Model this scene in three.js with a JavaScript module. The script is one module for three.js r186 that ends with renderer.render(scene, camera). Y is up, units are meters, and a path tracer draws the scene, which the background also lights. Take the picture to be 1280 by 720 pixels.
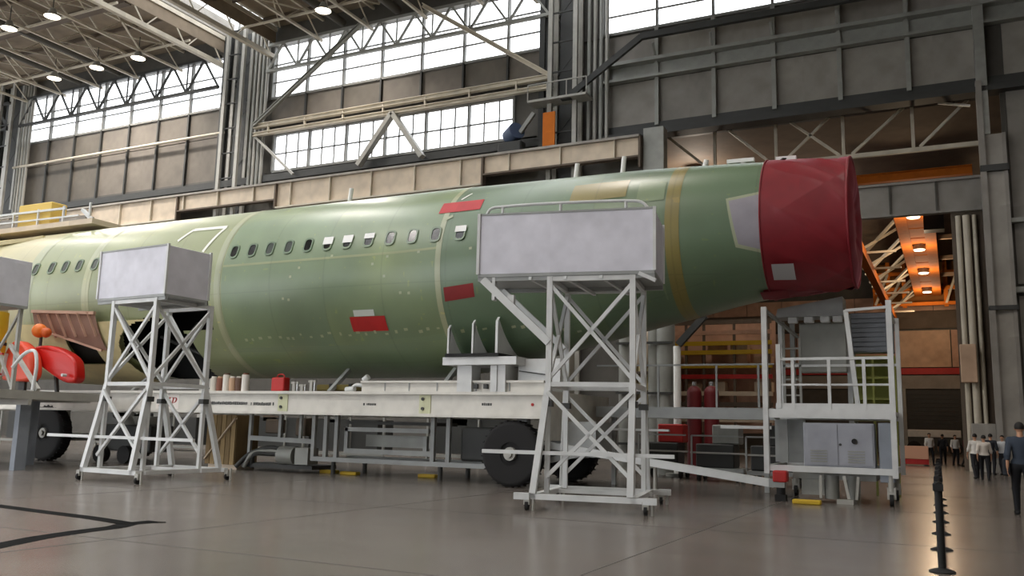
import * as THREE from 'three';
import { mergeGeometries } from 'three/addons/utils/BufferGeometryUtils.js';
import { RoundedBoxGeometry } from 'three/addons/geometries/RoundedBoxGeometry.js';
import { RectAreaLightUniformsLib } from 'three/addons/lights/RectAreaLightUniformsLib.js';

// ---------------------------------------------------------------- camera, sky, exposure
const scene = new THREE.Scene();
const renderer = new THREE.WebGLRenderer({ antialias: true });
renderer.toneMapping = THREE.LinearToneMapping;
renderer.toneMappingExposure = 1.7;
renderer.shadowMap.enabled = true;
RectAreaLightUniformsLib.init();
const camera = new THREE.PerspectiveCamera(36.24, 1280 / 720, 0.1, 400);
camera.rotation.order = 'YXZ';
camera.position.set(0, 1.5, 0);
camera.rotation.set(THREE.MathUtils.degToRad(9.03), THREE.MathUtils.degToRad(26.55), THREE.MathUtils.degToRad(1.36));
scene.background = new THREE.Color(1.0, 1.03, 1.07);          // bright overcast sky, seen only through windows, rooflights and the hangar door
scene.backgroundIntensity = 2.3;
const LAMP_POWER = 220, BAY_LAMP_POWER = 22;

// ---------------------------------------------------------------- helpers
const V = (x, y, z) => new THREE.Vector3(x, y, z);
const rng = (s) => () => { s = (s + 0x6d2b79f5) | 0; let t = Math.imul(s ^ (s >>> 15), 1 | s); t = (t + Math.imul(t ^ (t >>> 7), 61 | t)) ^ t; return ((t ^ (t >>> 14)) >>> 0) / 4294967296; };
const rand = rng(7);
const used = new Map(), bases = new WeakMap();
function numbered(name) { const n = used.get(name) ?? 0; used.set(name, n + 1); return n ? name + '_' + String(n).padStart(3, '0') : name; }

const bx = (x0, x1, y0, y1, z0, z1) => { const g = new THREE.BoxGeometry(Math.abs(x1 - x0), Math.abs(y1 - y0), Math.abs(z1 - z0)); g.translate((x0 + x1) / 2, (y0 + y1) / 2, (z0 + z1) / 2); return g; };
const rbx = (x0, x1, y0, y1, z0, z1, r = 0.02) => { const g = new RoundedBoxGeometry(Math.abs(x1 - x0), Math.abs(y1 - y0), Math.abs(z1 - z0), 2, r); g.translate((x0 + x1) / 2, (y0 + y1) / 2, (z0 + z1) / 2); return g; };
function along(g, a, b) { // geometry whose length runs along +y from -L/2 to L/2
  const d = V().subVectors(b, a), m = new THREE.Matrix4(), y = d.clone().normalize();
  let ref = Math.abs(y.y) > 0.95 ? V(1, 0, 0) : V(0, 1, 0);
  const x = V().crossVectors(ref, y).normalize(), z = V().crossVectors(x, y);
  m.makeBasis(x, y, z).setPosition(V().addVectors(a, b).multiplyScalar(0.5));
  return g.applyMatrix4(m);
}
const arr = (p) => (Array.isArray(p) ? V(...p) : p);
const bar = (a, b, w = 0.1, h = w) => { a = arr(a); b = arr(b); return along(new THREE.BoxGeometry(w, a.distanceTo(b), h), a, b); };
const tube = (a, b, r = 0.05, seg = 10, r2 = r) => { a = arr(a); b = arr(b); return along(new THREE.CylinderGeometry(r2, r, a.distanceTo(b), seg), a, b); };
const cyl = (x, y0, y1, z, r, seg = 16, r2 = r) => tube([x, y0, z], [x, y1, z], r, seg, r2);
const ibeam = (a, b, w, h, t = 0.05) => { // H section, web upright
  a = arr(a); b = arr(b); const u = V(0, h / 2 - t / 2, 0);
  return [bar(a.clone().add(u), b.clone().add(u), w, t), bar(a.clone().sub(u), b.clone().sub(u), w, t), bar(a, b, t, h - 2 * t)];
};
const curveTube = (pts, r, seg = 24, rad = 8) => new THREE.TubeGeometry(new THREE.CatmullRomCurve3(pts.map(arr)), seg, r, rad);

function metricUV(g) {
  const p = g.attributes.position, n = g.attributes.normal, uv = new Float32Array(p.count * 2);
  for (let i = 0; i < p.count; i++) {
    const ax = Math.abs(n.getX(i)), ay = Math.abs(n.getY(i)), az = Math.abs(n.getZ(i));
    const [u, v] = ay > ax && ay > az ? [p.getX(i), p.getZ(i)] : ax > az ? [p.getZ(i), p.getY(i)] : [p.getX(i), p.getY(i)];
    uv[2 * i] = u; uv[2 * i + 1] = v;
  }
  g.setAttribute('uv', new THREE.BufferAttribute(uv, 2));
  return g;
}
function merged(geos, keepUV) {
  const list = (Array.isArray(geos) ? geos.flat(3) : [geos]).map((g) => {
    let q = g.index ? g.toNonIndexed() : g.clone();
    for (const k of Object.keys(q.attributes)) if (!['position', 'normal', 'uv'].includes(k)) q.deleteAttribute(k);
    if (!q.attributes.normal) q.computeVertexNormals();
    if (!q.attributes.uv) metricUV(q);
    q.clearGroups?.();
    return q;
  });
  const g = list.length > 1 ? mergeGeometries(list) : list[0];
  if (!keepUV) metricUV(g);
  return g;
}
const baseOf = (o) => { for (; o; o = o.parent) if (bases.has(o)) return bases.get(o); return null; };
function part(name, geos, mat, parent, label, keepUV) {
  const g = merged(geos, keepUV), b = baseOf(parent);
  if (b) g.translate(-b.x, -b.y, -b.z);
  const m = new THREE.Mesh(g, mat);
  m.name = parent ? name : numbered(name);
  if (label) m.userData.label = label;
  (parent ?? scene).add(m);
  return m;
}
const parts = (name, list, mat, parent, label) => list.flat(3).map((g) => part(name, g, mat, parent, label));
function tag(o, label, category, group, kind) { o.userData.label = label; o.userData.category = category; if (group) o.userData.group = group; if (kind) o.userData.kind = kind; return o; }
// a Group at the thing's base; with world = true its parts are given in world metres
function thing(name, label, category, pos = [0, 0, 0], opt = {}) {
  const o = new THREE.Group(); o.name = numbered(name); o.position.set(...pos); o.rotation.y = opt.turn ?? 0;
  if (opt.world) bases.set(o, V(...pos));
  scene.add(o); return tag(o, label, category, opt.group);
}
function struct(name, geos, mat, parent) { const m = part(name, geos, mat, parent); if (!parent) m.userData.kind = 'structure'; return m; }
function structGroup(name) { const o = new THREE.Group(); o.name = numbered(name); o.userData.kind = 'structure'; scene.add(o); return o; }
function copy(src, label, pos, turn) { const c = src.clone(); c.name = numbered(src.name.replace(/_\d{3}$/, '')); if (label) c.userData.label = label; if (pos) c.position.set(...pos); if (turn !== undefined) c.rotation.y = turn; scene.add(c); return c; }

// ---------------------------------------------------------------- textures and materials
function noise2(seed) {
  const r = rng(seed), n = 64, t = Array.from({ length: n * n }, () => r());
  return (x, y) => { // periodic in 64
    const xi = Math.floor(x), yi = Math.floor(y), fx = x - xi, fy = y - yi, sx = fx * fx * (3 - 2 * fx), sy = fy * fy * (3 - 2 * fy);
    const g = (i, j) => t[(((j % n) + n) % n) * n + (((i % n) + n) % n)];
    return (g(xi, yi) * (1 - sx) + g(xi + 1, yi) * sx) * (1 - sy) + (g(xi, yi + 1) * (1 - sx) + g(xi + 1, yi + 1) * sx) * sy;
  };
}
function fieldTexture(size, metres, f, srgb = true) { // f(u, v in 0..1) -> [r, g, b] 0..255
  const d = new Uint8Array(size * size * 4);
  for (let j = 0; j < size; j++) for (let i = 0; i < size; i++) { const c = f(i / size, j / size); d.set([c[0], c[1], c[2], 255], (j * size + i) * 4); }
  const t = new THREE.DataTexture(d, size, size); t.wrapS = t.wrapT = THREE.RepeatWrapping; t.magFilter = THREE.LinearFilter; t.minFilter = THREE.LinearMipmapLinearFilter; t.generateMipmaps = true;
  if (srgb) t.colorSpace = THREE.SRGBColorSpace; t.repeat.set(1 / metres, 1 / metres); t.needsUpdate = true; return t;
}
const nA = noise2(11), nB = noise2(23), nC = noise2(37);
const fbm = (u, v) => (nA(u * 8, v * 8) * 8 + nB(u * 16, v * 16) * 4 + nC(u * 32, v * 32) * 2 + nA(u * 64, v * 64)) / 15;
const tint = (k) => [k * 255, k * 255, k * 255].map((x) => Math.max(0, Math.min(255, x)));
const wearTex = fieldTexture(256, 3, (u, v) => tint(0.86 + 0.14 * fbm(u, v)));
const grimeTex = fieldTexture(256, 6, (u, v) => tint(0.84 + 0.16 * Math.min(1, fbm(u, v) * 1.3)));
const floorTex = fieldTexture(1024, 16, (u, v) => { const a = fbm(u, v), b = nB(u * 4, v * 32), c = nC(u * 32, v * 4); const k = 0.84 + 0.1 * a + 0.03 * b + 0.03 * c; return [k * 255, k * 251, k * 246]; });
const floorRough = fieldTexture(512, 11, (u, v) => { const k = 0.19 + 0.07 * fbm(u, v); return [0, k * 255, 0]; }, false);
const M = (hex, roughness = 0.6, o = {}) => new THREE.MeshStandardMaterial({ color: hex, roughness, ...o });
const mat = {
  white: M('#dfe1e0', 0.42, { map: wearTex }), panelWhite: M('#e4e4ee', 0.5, { map: wearTex }), trailer: M('#e2dfd6', 0.5, { map: wearTex }),
  steel: M('#b0aea6', 0.5, { map: wearTex, metalness: 0.15 }), greySteel: M('#9fa09a', 0.5, { map: wearTex, metalness: 0.2 }), darkSteel: M('#3b3c3a', 0.6, { map: grimeTex }),
  tanSteel: M('#d0c7b4', 0.6, { map: grimeTex }), frameGrey: M('#a5a8a6', 0.45, { map: wearTex }),
  black: M('#121212', 0.75), rubber: M('#1b1a1a', 0.85, { map: grimeTex }), chrome: M('#c9c9c9', 0.25, { metalness: 0.8 }),
  red: M('#c02420', 0.55, { map: wearTex }), yellow: M('#c8a51e', 0.6), orange: M('#d06f0a', 0.8, { map: wearTex }), blue: M('#3c4a63', 0.6),
  clad: M('#6d665d', 0.75, { map: grimeTex }), cladGrey: M('#96918a', 0.7, { map: grimeTex }), cladDark: M('#58554f', 0.75, { map: grimeTex }), girder: M('#dccbb4', 0.65, { map: grimeTex }),
  deck: M('#8f806d', 0.85, { map: grimeTex }), brown: M('#6a5d50', 0.8, { map: grimeTex }), wallPaint: M('#a7a29a', 0.85, { map: grimeTex }),
  beige: M('#cfae92', 0.7, { map: grimeTex }), pinkBeige: M('#c9a28b', 0.7, { map: grimeTex }), cream: M('#cdc094', 0.55, { map: wearTex }),
  mullion: M('#80807c', 0.5), mullionDark: M('#5a5a56', 0.5), olive: M('#8c9048', 0.7), blueGrey: M('#8e959f', 0.5, { map: wearTex }), cabinet: M('#a4a7b0', 0.45, { map: wearTex }),
  glass: new THREE.MeshPhysicalMaterial({ color: '#ffffff', roughness: 0.03, transmission: 1, thickness: 0, ior: 1.45 }),
  floor: new THREE.MeshStandardMaterial({ color: '#7b7570', roughness: 1, map: floorTex, roughnessMap: floorRough }),
};
// ---------------------------------------------------------------- large structure: floor, walls, roof
const ZW = -45, HALL = { x0: -80, x1: 14, z1: 26, roof: 29.2 }, MOD = 3.15;
const floor = struct('floor', bx(-82, 16, -0.4, 0, -97, 60), mat.floor);
const jointMat = M('#4c4a47', 0.7);
{
  const lines = [];
  for (let x = -78; x < 14; x += 6) lines.push([x - 0.01, x + 0.01, -95, 26]);
  for (const [a, b, c, d] of lines) part('floor_joint', bx(a + 2.45, b + 2.45, 0, 0.002, c, d), jointMat, floor);
  for (let z = 22; z > -46; z -= 6) part('floor_joint', bx(-80, 14, 0, 0.002, z - 0.01, z + 0.01), jointMat, floor);
}
const wallBack = struct('wall_back', [
  bx(-80, 1.7, 27.75, 29.6, ZW - 0.35, ZW), bx(-80, -41.3, 17.9, 23.8, ZW - 0.35, ZW - 0.13), bx(-41.3, -20, 21.2, 23.8, ZW - 0.35, ZW - 0.13), bx(-20, 14, 17.9, 23.8, ZW - 0.35, ZW - 0.13),
  bx(-80, -14.4, 0, 17.9, ZW - 0.35, ZW - 0.02), bx(-80, -20, 17.9, 18.5, ZW - 0.35, ZW - 0.02), bx(1.7, 14, 23.8, 29.6, ZW - 0.35, ZW), bx(2.7, 14, 0, 17.9, ZW - 0.35, ZW - 0.13),
], mat.cladDark);
const COLS = [-69.2, -44.0, -18.8, 1.75];
function panels(xs, y0, y1, m, z = ZW) { for (let i = 0; i + 1 < xs.length; i++) part('wall_panel', bx(xs[i] + 0.04, xs[i + 1] - 0.04, y0 + 0.03, y1 - 0.03, z - 0.13, z - 0.04 + 0.02 * rand()), m[Math.floor(rand() * m.length)], wallBack); }
const ribs = (xs, y0, y1, m, w = 0.14, d = 0.16) => { for (const x of xs) part('wall_rib', [bx(x - w / 2, x + w / 2, y0, y1, ZW - 0.1, ZW + d)], m, wallBack); };
const steps = (a, b, n) => Array.from({ length: n + 1 }, (_, i) => a + ((b - a) * i) / n);
const cladV = [mat.clad, M('#676158', 0.75, { map: grimeTex }), M('#746d64', 0.75, { map: grimeTex })];
const greyV = [mat.cladGrey, M('#8f8a83', 0.7, { map: grimeTex }), M('#9b968e', 0.7, { map: grimeTex })];
const bayL = steps(-68.1, -46.3, 7), bayM = steps(-41.6, -20.0, 7), bayR = [-16.8, -13.76, -10.6, -7.47, -4.25, -1.11, 1.95], bayFarL = [-80, -76.6, -73.4, -70.2];
for (const [xs, v] of [[bayFarL, cladV], [bayL, cladV]]) { panels(xs, 18.2, 21.7, v); panels(xs, 21.7, 23.78, v); ribs(xs.slice(1, -1), 18.2, 23.8, mat.darkSteel); }
panels(bayM, 21.75, 23.78, cladV); ribs(bayM.slice(1, -1), 21.75, 23.8, mat.darkSteel, 0.12);
panels(bayR, 18.25, 20.85, greyV); panels(bayR, 21.95, 23.78, greyV); ribs(bayR.slice(1), 18.1, 23.8, mat.greySteel, 0.22, 0.22);
panels([2.9, 5.7, 8.5, 11.3, 14], 0.1, 7.9, greyV); panels([2.9, 5.7, 8.5, 11.3, 14], 8.4, 17.8, greyV); panels([2.9, 5.7, 8.5, 11.3, 14], 18.25, 23.7, greyV);
part('wall_ledge', bx(2.7, 14, 11.2, 11.4, ZW, ZW + 0.35), mat.greySteel, wallBack); part('wall_ledge', bx(2.7, 14, 8.0, 8.25, ZW, ZW + 0.3), mat.greySteel, wallBack);
struct('trim_1', bx(-80, -20, 17.75, 18.22, ZW, ZW + 0.4), mat.darkSteel);                 // dark sill under the cladding
struct('trim_2', [bx(-17, 14, 17.5, 17.75, ZW - 0.4, ZW + 0.5), bx(-17, 14, 17.75, 18.3, ZW, ZW + 0.12)], mat.darkSteel);
struct('trim_3', [bx(-80, -14.4, 17.0, 17.7, ZW, ZW + 0.25)], mat.wallPaint);
struct('trim_4', [bx(-16.9, 14, 20.85, 21.0, ZW, ZW + 0.45), bx(-16.9, 14, 21.75, 21.95, ZW, ZW + 0.6), bx(-16.9, 14, 21.0, 21.75, ZW, ZW + 0.08)], mat.greySteel);
// glazing: one window per bay, panes and bars its children
let windowNo = 1;
function glazing(xs, ys, sub, zz, barM) {
  const w = structGroup('window_' + windowNo++);
  const x0 = xs[0], x1 = xs[xs.length - 1], y0 = ys[0], y1 = ys[ys.length - 1];
  part('window_frame', [bx(x0, x1, y0 - 0.1, y0 + 0.06, zz - 0.15, zz + 0.12), bx(x0, x1, y1 - 0.06, y1 + 0.1, zz - 0.15, zz + 0.12)], barM, w);
  for (let i = 0; i + 1 < xs.length; i++) for (let j = 0; j + 1 < ys.length; j++) part('pane', bx(xs[i], xs[i + 1], ys[j], ys[j + 1], zz - 0.05, zz - 0.04), mat.glass, w);
  for (const x of xs) part('mullion', bx(x - 0.07, x + 0.07, y0, y1, zz - 0.1, zz + 0.14), barM, w);
  for (let j = 1; j + 1 < ys.length; j++) part('transom', bx(x0, x1, ys[j] - 0.045, ys[j] + 0.045, zz - 0.08, zz), mat.mullion, w);
  const thin = [];
  for (let i = 0; i + 1 < xs.length; i++) for (let k = 1; k < sub; k++) { const x = xs[i] + ((xs[i + 1] - xs[i]) * k) / sub; thin.push(bx(x - 0.04, x + 0.04, y0, y1, zz - 0.08, zz)); }
  if (thin.length) for (const g of thin) part('glazing_bar', g, mat.mullion, w);
}
glazing([-80, -76.6, -73.4, -70.2], [23.85, 25.0, 26.3, 27.75], 1, ZW, mat.mullion);
glazing(bayL, [23.85, 25.0, 26.3, 27.75], 1, ZW, mat.mullion);
glazing(bayM, [23.85, 25.0, 26.3, 27.75], 1, ZW, mat.mullion);
glazing([-16.9, -13.76, -10.6, -7.47, -4.25], [23.9, 25.0, 26.3, 27.75], 1, ZW, mat.mullion);
glazing(steps(-41.1, -22.6, 6), [18.5, 19.75, 21.1], 3, ZW, mat.mullion);
struct('wall_back_end', [bx(-4.2, 1.7, 23.8, 27.75, ZW - 0.35, ZW), bx(-22.6, -20, 18.4, 21.2, ZW - 0.35, ZW - 0.02), bx(-46.3, -41.6, 23.8, 27.75, ZW - 0.35, ZW - 0.02), bx(-20, -16.9, 23.8, 27.75, ZW - 0.35, ZW - 0.02), bx(-70.2, -68.1, 23.8, 27.75, ZW - 0.35, ZW - 0.02)], mat.cladDark);
// other walls of the hall and the neighbouring bay
struct('wall_left', [bx(-80.4, -80, 0, 7, -45.4, 26.4), bx(-80.4, -80, 26, 33, -45.4, 26.4), bx(-80.4, -80, 7, 26, -45.4, -42), bx(-80.4, -80, 7, 26, 22, 26.4)], mat.wallPaint);
{
  const w = structGroup('window_' + windowNo++);
  for (let z = -42; z < 21; z += 6.4) for (let y = 7; y < 25; y += 9.5) part('pane', bx(-80.2, -80.19, y, y + 9.5, z, z + 6.4), mat.glass, w);
  for (let z = -42; z < 23; z += 6.4) part('mullion', bx(-80.3, -80.1, 7, 26, z - 0.08, z + 0.08), mat.mullion, w);
  part('transom', bx(-80.3, -80.1, 16.42, 16.58, -42, 22), mat.mullion, w);
}
struct('wall_right', [bx(14, 14.4, 0, 33, -95.4, 26.4)], mat.cladDark);
struct('wall_front', [bx(-80, 14, 13, 33, 26, 26.4), bx(-80, -77, 0, 13, 26, 26.4), bx(-12, 14, 0, 13, 26, 26.4)], mat.wallPaint);
// roof: deck in three fields between two raised rooflights
const RF = HALL.roof;
const lights2 = [[-46.2, -41.5], [-21.2, -16.4]];
const ceiling = struct('ceiling', [bx(-80.4, -46.2, RF, RF + 0.3, -45.4, -26), bx(-41.5, -21.2, RF, RF + 0.3, -45.4, -26), bx(-16.4, 14.4, RF, RF + 0.3, -45.4, 26.4), bx(-80.4, -64, RF, RF + 0.3, -26, 26.4), bx(-52, -46.2, RF, RF + 0.3, -26, 26.4), bx(-41.5, -37, RF, RF + 0.3, -26, 26.4), bx(-25, -21.2, RF, RF + 0.3, -26, 26.4), bx(-64, -52, RF, RF + 0.3, 20, 26.4), bx(-37, -25, RF, RF + 0.3, 20, 26.4)], mat.deck);
for (const [a, b] of lights2) {
  const w = structGroup('window_' + windowNo++);
  for (const x of [a, b]) part('rooflight_kerb', bx(x - 0.15, x + 0.15, RF, RF + 1.2, -45.4, 26.4), mat.wallPaint, w);
  for (let z = -45; z < 25; z += 7.1) { part('pane', bx(a, b, RF + 3.0, RF + 3.02, z, z + 7.1), mat.glass, w); part('rafter', [bx(a, b, RF + 2.9, RF + 3.1, z - 0.06, z + 0.06), bx(a - 0.05, a + 0.05, RF + 1.2, RF + 3, z - 0.06, z + 0.06), bx(b - 0.05, b + 0.05, RF + 1.2, RF + 3, z - 0.06, z + 0.06)], mat.mullion, w); for (const x of [a, b]) part('pane', bx(x - 0.01, x + 0.01, RF + 1.2, RF + 3, z, z + 7.1), mat.glass, w); }
  part('pane', bx(a, b, RF + 0.3, RF + 3, -45.1, -45.08), mat.glass, w);
  for (const t of [0.2, 0.4, 0.6, 0.8]) part('mullion', bx(a + (b - a) * t - 0.05, a + (b - a) * t + 0.05, RF + 0.3, RF + 3, -45.15, -45), mat.mullion, w);
}
for (const [a, b] of [[-64, -52], [-37, -25]]) {
  const w = structGroup('window_' + windowNo++);
  for (let z = -26; z < 19; z += 4.6) { part('pane', bx(a, b, RF + 0.4, RF + 0.42, z, z + 4.6), mat.glass, w); part('rafter', bx(a, b, RF + 0.3, RF + 0.5, z - 0.05, z + 0.05), mat.mullion, w); }
}
function trussZ(x, m, yb = 27.35, yt = 28.85, w = 0.16) { // truss across the hall
  const g = [bar([x, yb, -44.9], [x, yb, 26], w, w), bar([x, yt, -44.9], [x, yt, 26], w, w)];
  for (let z = -44.6; z < 24; z += 3.5) { g.push(bar([x, yb, z], [x, yt, z + 1.75], 0.07), bar([x, yt, z + 1.75], [x, yb, z + 3.5], 0.07)); }
  part('roof_truss', g, m, ceiling);
}
const trussXs = [-76.2, -72, -67.7, -63.5, -59.2, -54.8, -50.5, -37.4, -33.2, -29, -24.8, -12.2, -8, -3.8, 0.4, 4.6, 8.8];
for (const x of trussXs) trussZ(x, mat.tanSteel);
for (const x of [-46.1, -41.6, -21.1, -16.5]) { trussZ(x, mat.tanSteel, 26.9, 28.9, 0.3); part('girder_web', bx(x - 0.05, x + 0.05, 27.9, 29.0, -44.9, 26), mat.deck, ceiling); }
for (let z = -43.5; z < 25; z += 3.0) for (const [a, b] of [[-80, -46.2], [-41.5, -21.2], [-16.4, 14]]) part('purlin', bx(a, b, 28.9, 29.18, z - 0.06, z + 0.06), mat.brown, ceiling);
for (let z = -41.5; z < 25; z += 6.0) for (const [a, b] of [[-80, -46.2], [-41.5, -21.2]]) part('tie_beam', bx(a, b, 27.5, 27.64, z - 0.06, z + 0.06), mat.tanSteel, ceiling);
for (const [a, b] of [[-80, -46.3], [-41.4, -21.3]]) part('cable_tray', [bx(a, b, 27.9, 28.0, -36.6, -36.1), bx(a, b, 27.9, 28.0, -29.6, -29.1)], mat.brown, ceiling);
for (const x of [-56.9, -61.4, -31, -35.4]) part('duct', tube([x, 28.1, -44.5], [x, 28.1, 20], 0.28, 12), mat.cladDark, ceiling);
for (const [a, b] of [[-80, -46.2], [-41.5, -21.2]]) for (let z = -44.5; z < -20; z += 6) for (let x = a + 0.6; x + 4.2 < b; x += 4.2) part('roof_brace', [bar([x, 28.85, z], [x + 4.2, 28.85, z + 6], 0.09), bar([x + 4.2, 28.85, z], [x, 28.85, z + 6], 0.09)], mat.tanSteel, ceiling);
// wall trusses in front of the glazing
function wallTruss(x0, x1, n, yb, m, z = -44.5) {
  const g = [bar([x0, yb, z], [x1, yb, z], 0.24, 0.2), bar([x0, 27.6, z], [x1, 27.6, z], 0.2, 0.2)], d = (x1 - x0) / n;
  for (let i = 0; i < n; i++) { const a = x0 + d * i; g.push(bar([a, yb, z], [a + d / 2, 27.6, z], 0.13), bar([a + d / 2, 27.6, z], [a + d, yb, z], 0.13)); }
  for (let i = 1; i < n; i++) g.push(bar([x0 + d * i, yb, z], [x0 + d * i, 27.6, z], 0.09));
  const t = part('wall_truss', g, m, ceiling);
}
wallTruss(-68.4, -46.3, 7, 25.3, mat.darkSteel); wallTruss(-41.8, -20.2, 8, 25.68, mat.greySteel); wallTruss(-80, -70, 3, 25.3, mat.darkSteel);
// ---------------------------------------------------------------- columns, girders and wall fittings
function latticeColumn(x, label, extra) {
  const t = thing('lattice_column', label, 'column', [x, 0, -44.1], { world: true });
  const h = 29, zf = -43.9, zb = -44.75;
  for (const [dx, z] of [[-1.0, zf], [0.55, zf], [-1.0, zb], [0.55, zb]]) part('post', bx(x + dx - 0.13, x + dx + 0.13, 0, h, z - 0.1, z + 0.1), mat.steel, t);
  const lace = [], n = 16;
  for (let i = 0; i < n; i++) { const a = (h * i) / n, b = (h * (i + 1)) / n; lace.push(bar([x - 1.0, i % 2 ? b : a, zb], [x + 0.55, i % 2 ? a : b, zb], 0.09), bar([x - 1, b, zf - 0.05], [x + 0.55, b, zf - 0.05], 0.08)); }
  part('lacing', lace, mat.darkSteel, t);
  part('web_plate', bx(x - 0.75, x + 0.3, 0, h, zb - 0.04, zb + 0.02), mat.darkSteel, t);
  const pm = mat.greySteel;
  for (let i = 0; i < 4; i++) part('riser_pipe', tube([x + 1.15 + i * 0.36, 17.6, -44.55], [x + 1.15 + i * 0.36, 29, -44.55], 0.12, 10), i % 2 ? mat.steel : pm, t);
  part('wide_flange', [bx(x - 2.1, x - 1.5, 17.5, 29, -44.9, -44.7), bx(x - 1.95, x - 1.65, 17.5, 29, -44.7, -44.45)], mat.darkSteel, t);
  return t;
}
latticeColumn(-69.2, 'steel lattice column at the far left end of the window wall', 0);
latticeColumn(-44.0, 'steel lattice column left of the crossed wall bracing and lower windows', 1);
const midCol = latticeColumn(-18.8, 'steel lattice column with a small landing and an orange panel', 2);
part('landing', [bx(-20.9, -17.3, 19.85, 19.98, -44.3, -43.2), bar([-20.9, 20.9, -43.25], [-17.3, 20.9, -43.25], 0.06), ...[-20.9, -19.7, -18.5, -17.3].map((x) => bar([x, 19.95, -43.25], [x, 20.9, -43.25], 0.05))], mat.steel, midCol);
part('orange_panel', [bx(-20.0, -19.25, 17.2, 19.2, -43.5, -43.42)], mat.orange, midCol, 'orange sheet panel under the landing');
{
  const t = thing('plate_column', 'tall flat-faced grey steel column right of the dark opening', 'column', [2.2, 0, -44.7], { world: true });
  part('face_plate', bx(1.95, 2.65, 0, 15.4, -45.0, -44.6), mat.wallPaint, t);
  part('flange', [bx(1.7, 1.95, 0, 18, -45.0, -44.4), bx(2.65, 2.8, 0, 15.4, -45.0, -44.5)], mat.cladGrey, t);
  part('clamp', [bx(1.7, 2.85, 13.6, 13.9, -45, -44.38), bx(1.7, 2.85, 7.2, 7.4, -45, -44.38)], mat.darkSteel, t);
  part('upper_stub', bx(1.75, 2.2, 15.4, 23, -45, -44.5), mat.greySteel, t);
}
{ // crane runway girder
  const t = thing('crane_girder', 'long beige stiffened crane runway girder below the windows', 'girder', [-40, 15, -43], { world: true });
  const deep = [[-79.9, -47.6], [-38.8, -23.5]], shallow = [[-47.6, -38.8], [-23.5, -14.1]];
  for (const [a, b] of deep) { part('girder_web', bx(a, b, 15.3, 16.85, -43.05, -43), mat.girder, t); part('flange', bx(a, b, 15.2, 15.3, -43.2, -42.8), mat.tanSteel, t); }
  for (const [a, b] of shallow) { part('girder_web', bx(a, b, 15.85, 16.85, -43.05, -43), mat.girder, t); part('flange', bx(a, b, 15.75, 15.85, -43.2, -42.8), mat.brown, t); }
  part('flange', bx(-79.9, -14.1, 16.85, 16.98, -43.25, -42.75), mat.wallPaint, t);
  for (let x = -78.5; x < -14; x += 3.15) { const s = shallow.some(([a, b]) => x > a && x < b); part('stiffener', bx(x - 0.03, x + 0.03, s ? 15.85 : 15.3, 16.85, -43, -42.82), mat.tanSteel, t); }
  for (const x of [-47.6, -38.8, -23.5, -14.1]) part('end_plate', bx(x - 0.06, x + 0.06, 15.2, 16.9, -43.2, -42.8), mat.brown, t);
  part('end_post', bx(-14.0, -12.9, 13, 17.4, -43.9, -43.2), mat.greySteel, t);
  for (const [a, b] of [[-79.9, -70.6], [-67.4, -46.3], [-42.0, -20.9], [-17, -14.1]]) part('bracket', bx(a, b, 16.98, 17.05, -44.9, -43), mat.cladDark, t);
}
{
  const t = thing('wind_beam', 'pair of pale horizontal beams between two column towers with inclined braces', 'beam', [-31, 21, -44.2], { world: true });
  part('beam', ibeam([-42.3, 21.65, -44.2], [-19.8, 21.65, -44.2], 0.3, 0.3), mat.tanSteel, t); part('beam', ibeam([-42.3, 21.05, -44.2], [-19.8, 21.05, -44.2], 0.3, 0.26), mat.tanSteel, t);
  for (let x = -41; x < -20; x += 3.15) part('spacer', bx(x - 0.05, x + 0.05, 21, 21.7, -44.25, -44.1), mat.tanSteel, t);
  part('brace', ibeam([-42.2, 21.7, -44.05], [-33.2, 27.7, -44.05], 0.25, 0.3), mat.greySteel, t); part('brace', ibeam([-28.8, 27.8, -44.05], [-19.8, 21.6, -44.05], 0.25, 0.3), mat.tanSteel, t);
  part('knee', bar([-30.75, 20.95, -44.1], [-33.2, 17.8, -44.1], 0.42, 0.3), mat.steel, t); part('knee', bar([-30.75, 20.95, -44.1], [-28.4, 17.8, -44.1], 0.42, 0.3), mat.steel, t);
  part('strut', bar([-42.3, 21.0, -44.3], [-38.7, 17.9, -44.3], 0.16), mat.steel, t);
}
tag(part('handrail_pipe', [tube([-68.6, 21.75, -44.5], [-45.4, 21.75, -44.5], 0.1), ...bayL.map((x) => bx(x - 0.04, x + 0.04, 21.7, 21.8, -45, -44.5))], mat.tanSteel), 'long pale horizontal pipe across the grey cladding, left bay', 'pipe');
tag(part('gutter_duct', [bar([-18.5, 19.95, -43.5], [-14.2, 22.75, -43.5], 0.2, 0.34), bar([-14.25, 22.75, -43.5], [1.5, 22.75, -43.5], 0.26, 0.34), bar([-18.9, 19.95, -43.5], [-18.3, 19.95, -43.5], 0.3, 0.3)], mat.darkSteel), 'dark cranked duct sloping up from the landing along the grey wall', 'duct');
{
  const t = thing('wall_fan', 'small dark machine standing on the girder before the lower windows', 'fan', [-22, 17.05, -43.4], { world: true });
  part('casing', [rbx(-22.7, -21.2, 17.05, 17.7, -43.8, -43.1, 0.1)], mat.darkSteel, t); part('drum', tube([-22.2, 18.1, -43.7], [-21.5, 18.3, -43.2], 0.5, 18), mat.blue, t); part('arm', bar([-21.4, 18.2, -43.4], [-20.6, 19.3, -43.5], 0.22), mat.greySteel, t);
}
{ // small wall brackets on right wall
  for (const x of [-13.76, -10.6, -7.47, -4.25, -1.11]) part('wall_bracket', bar([x, 21.7, -44.8], [x, 22.6, -44.1], 0.12), mat.greySteel, wallBack);
}
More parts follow.
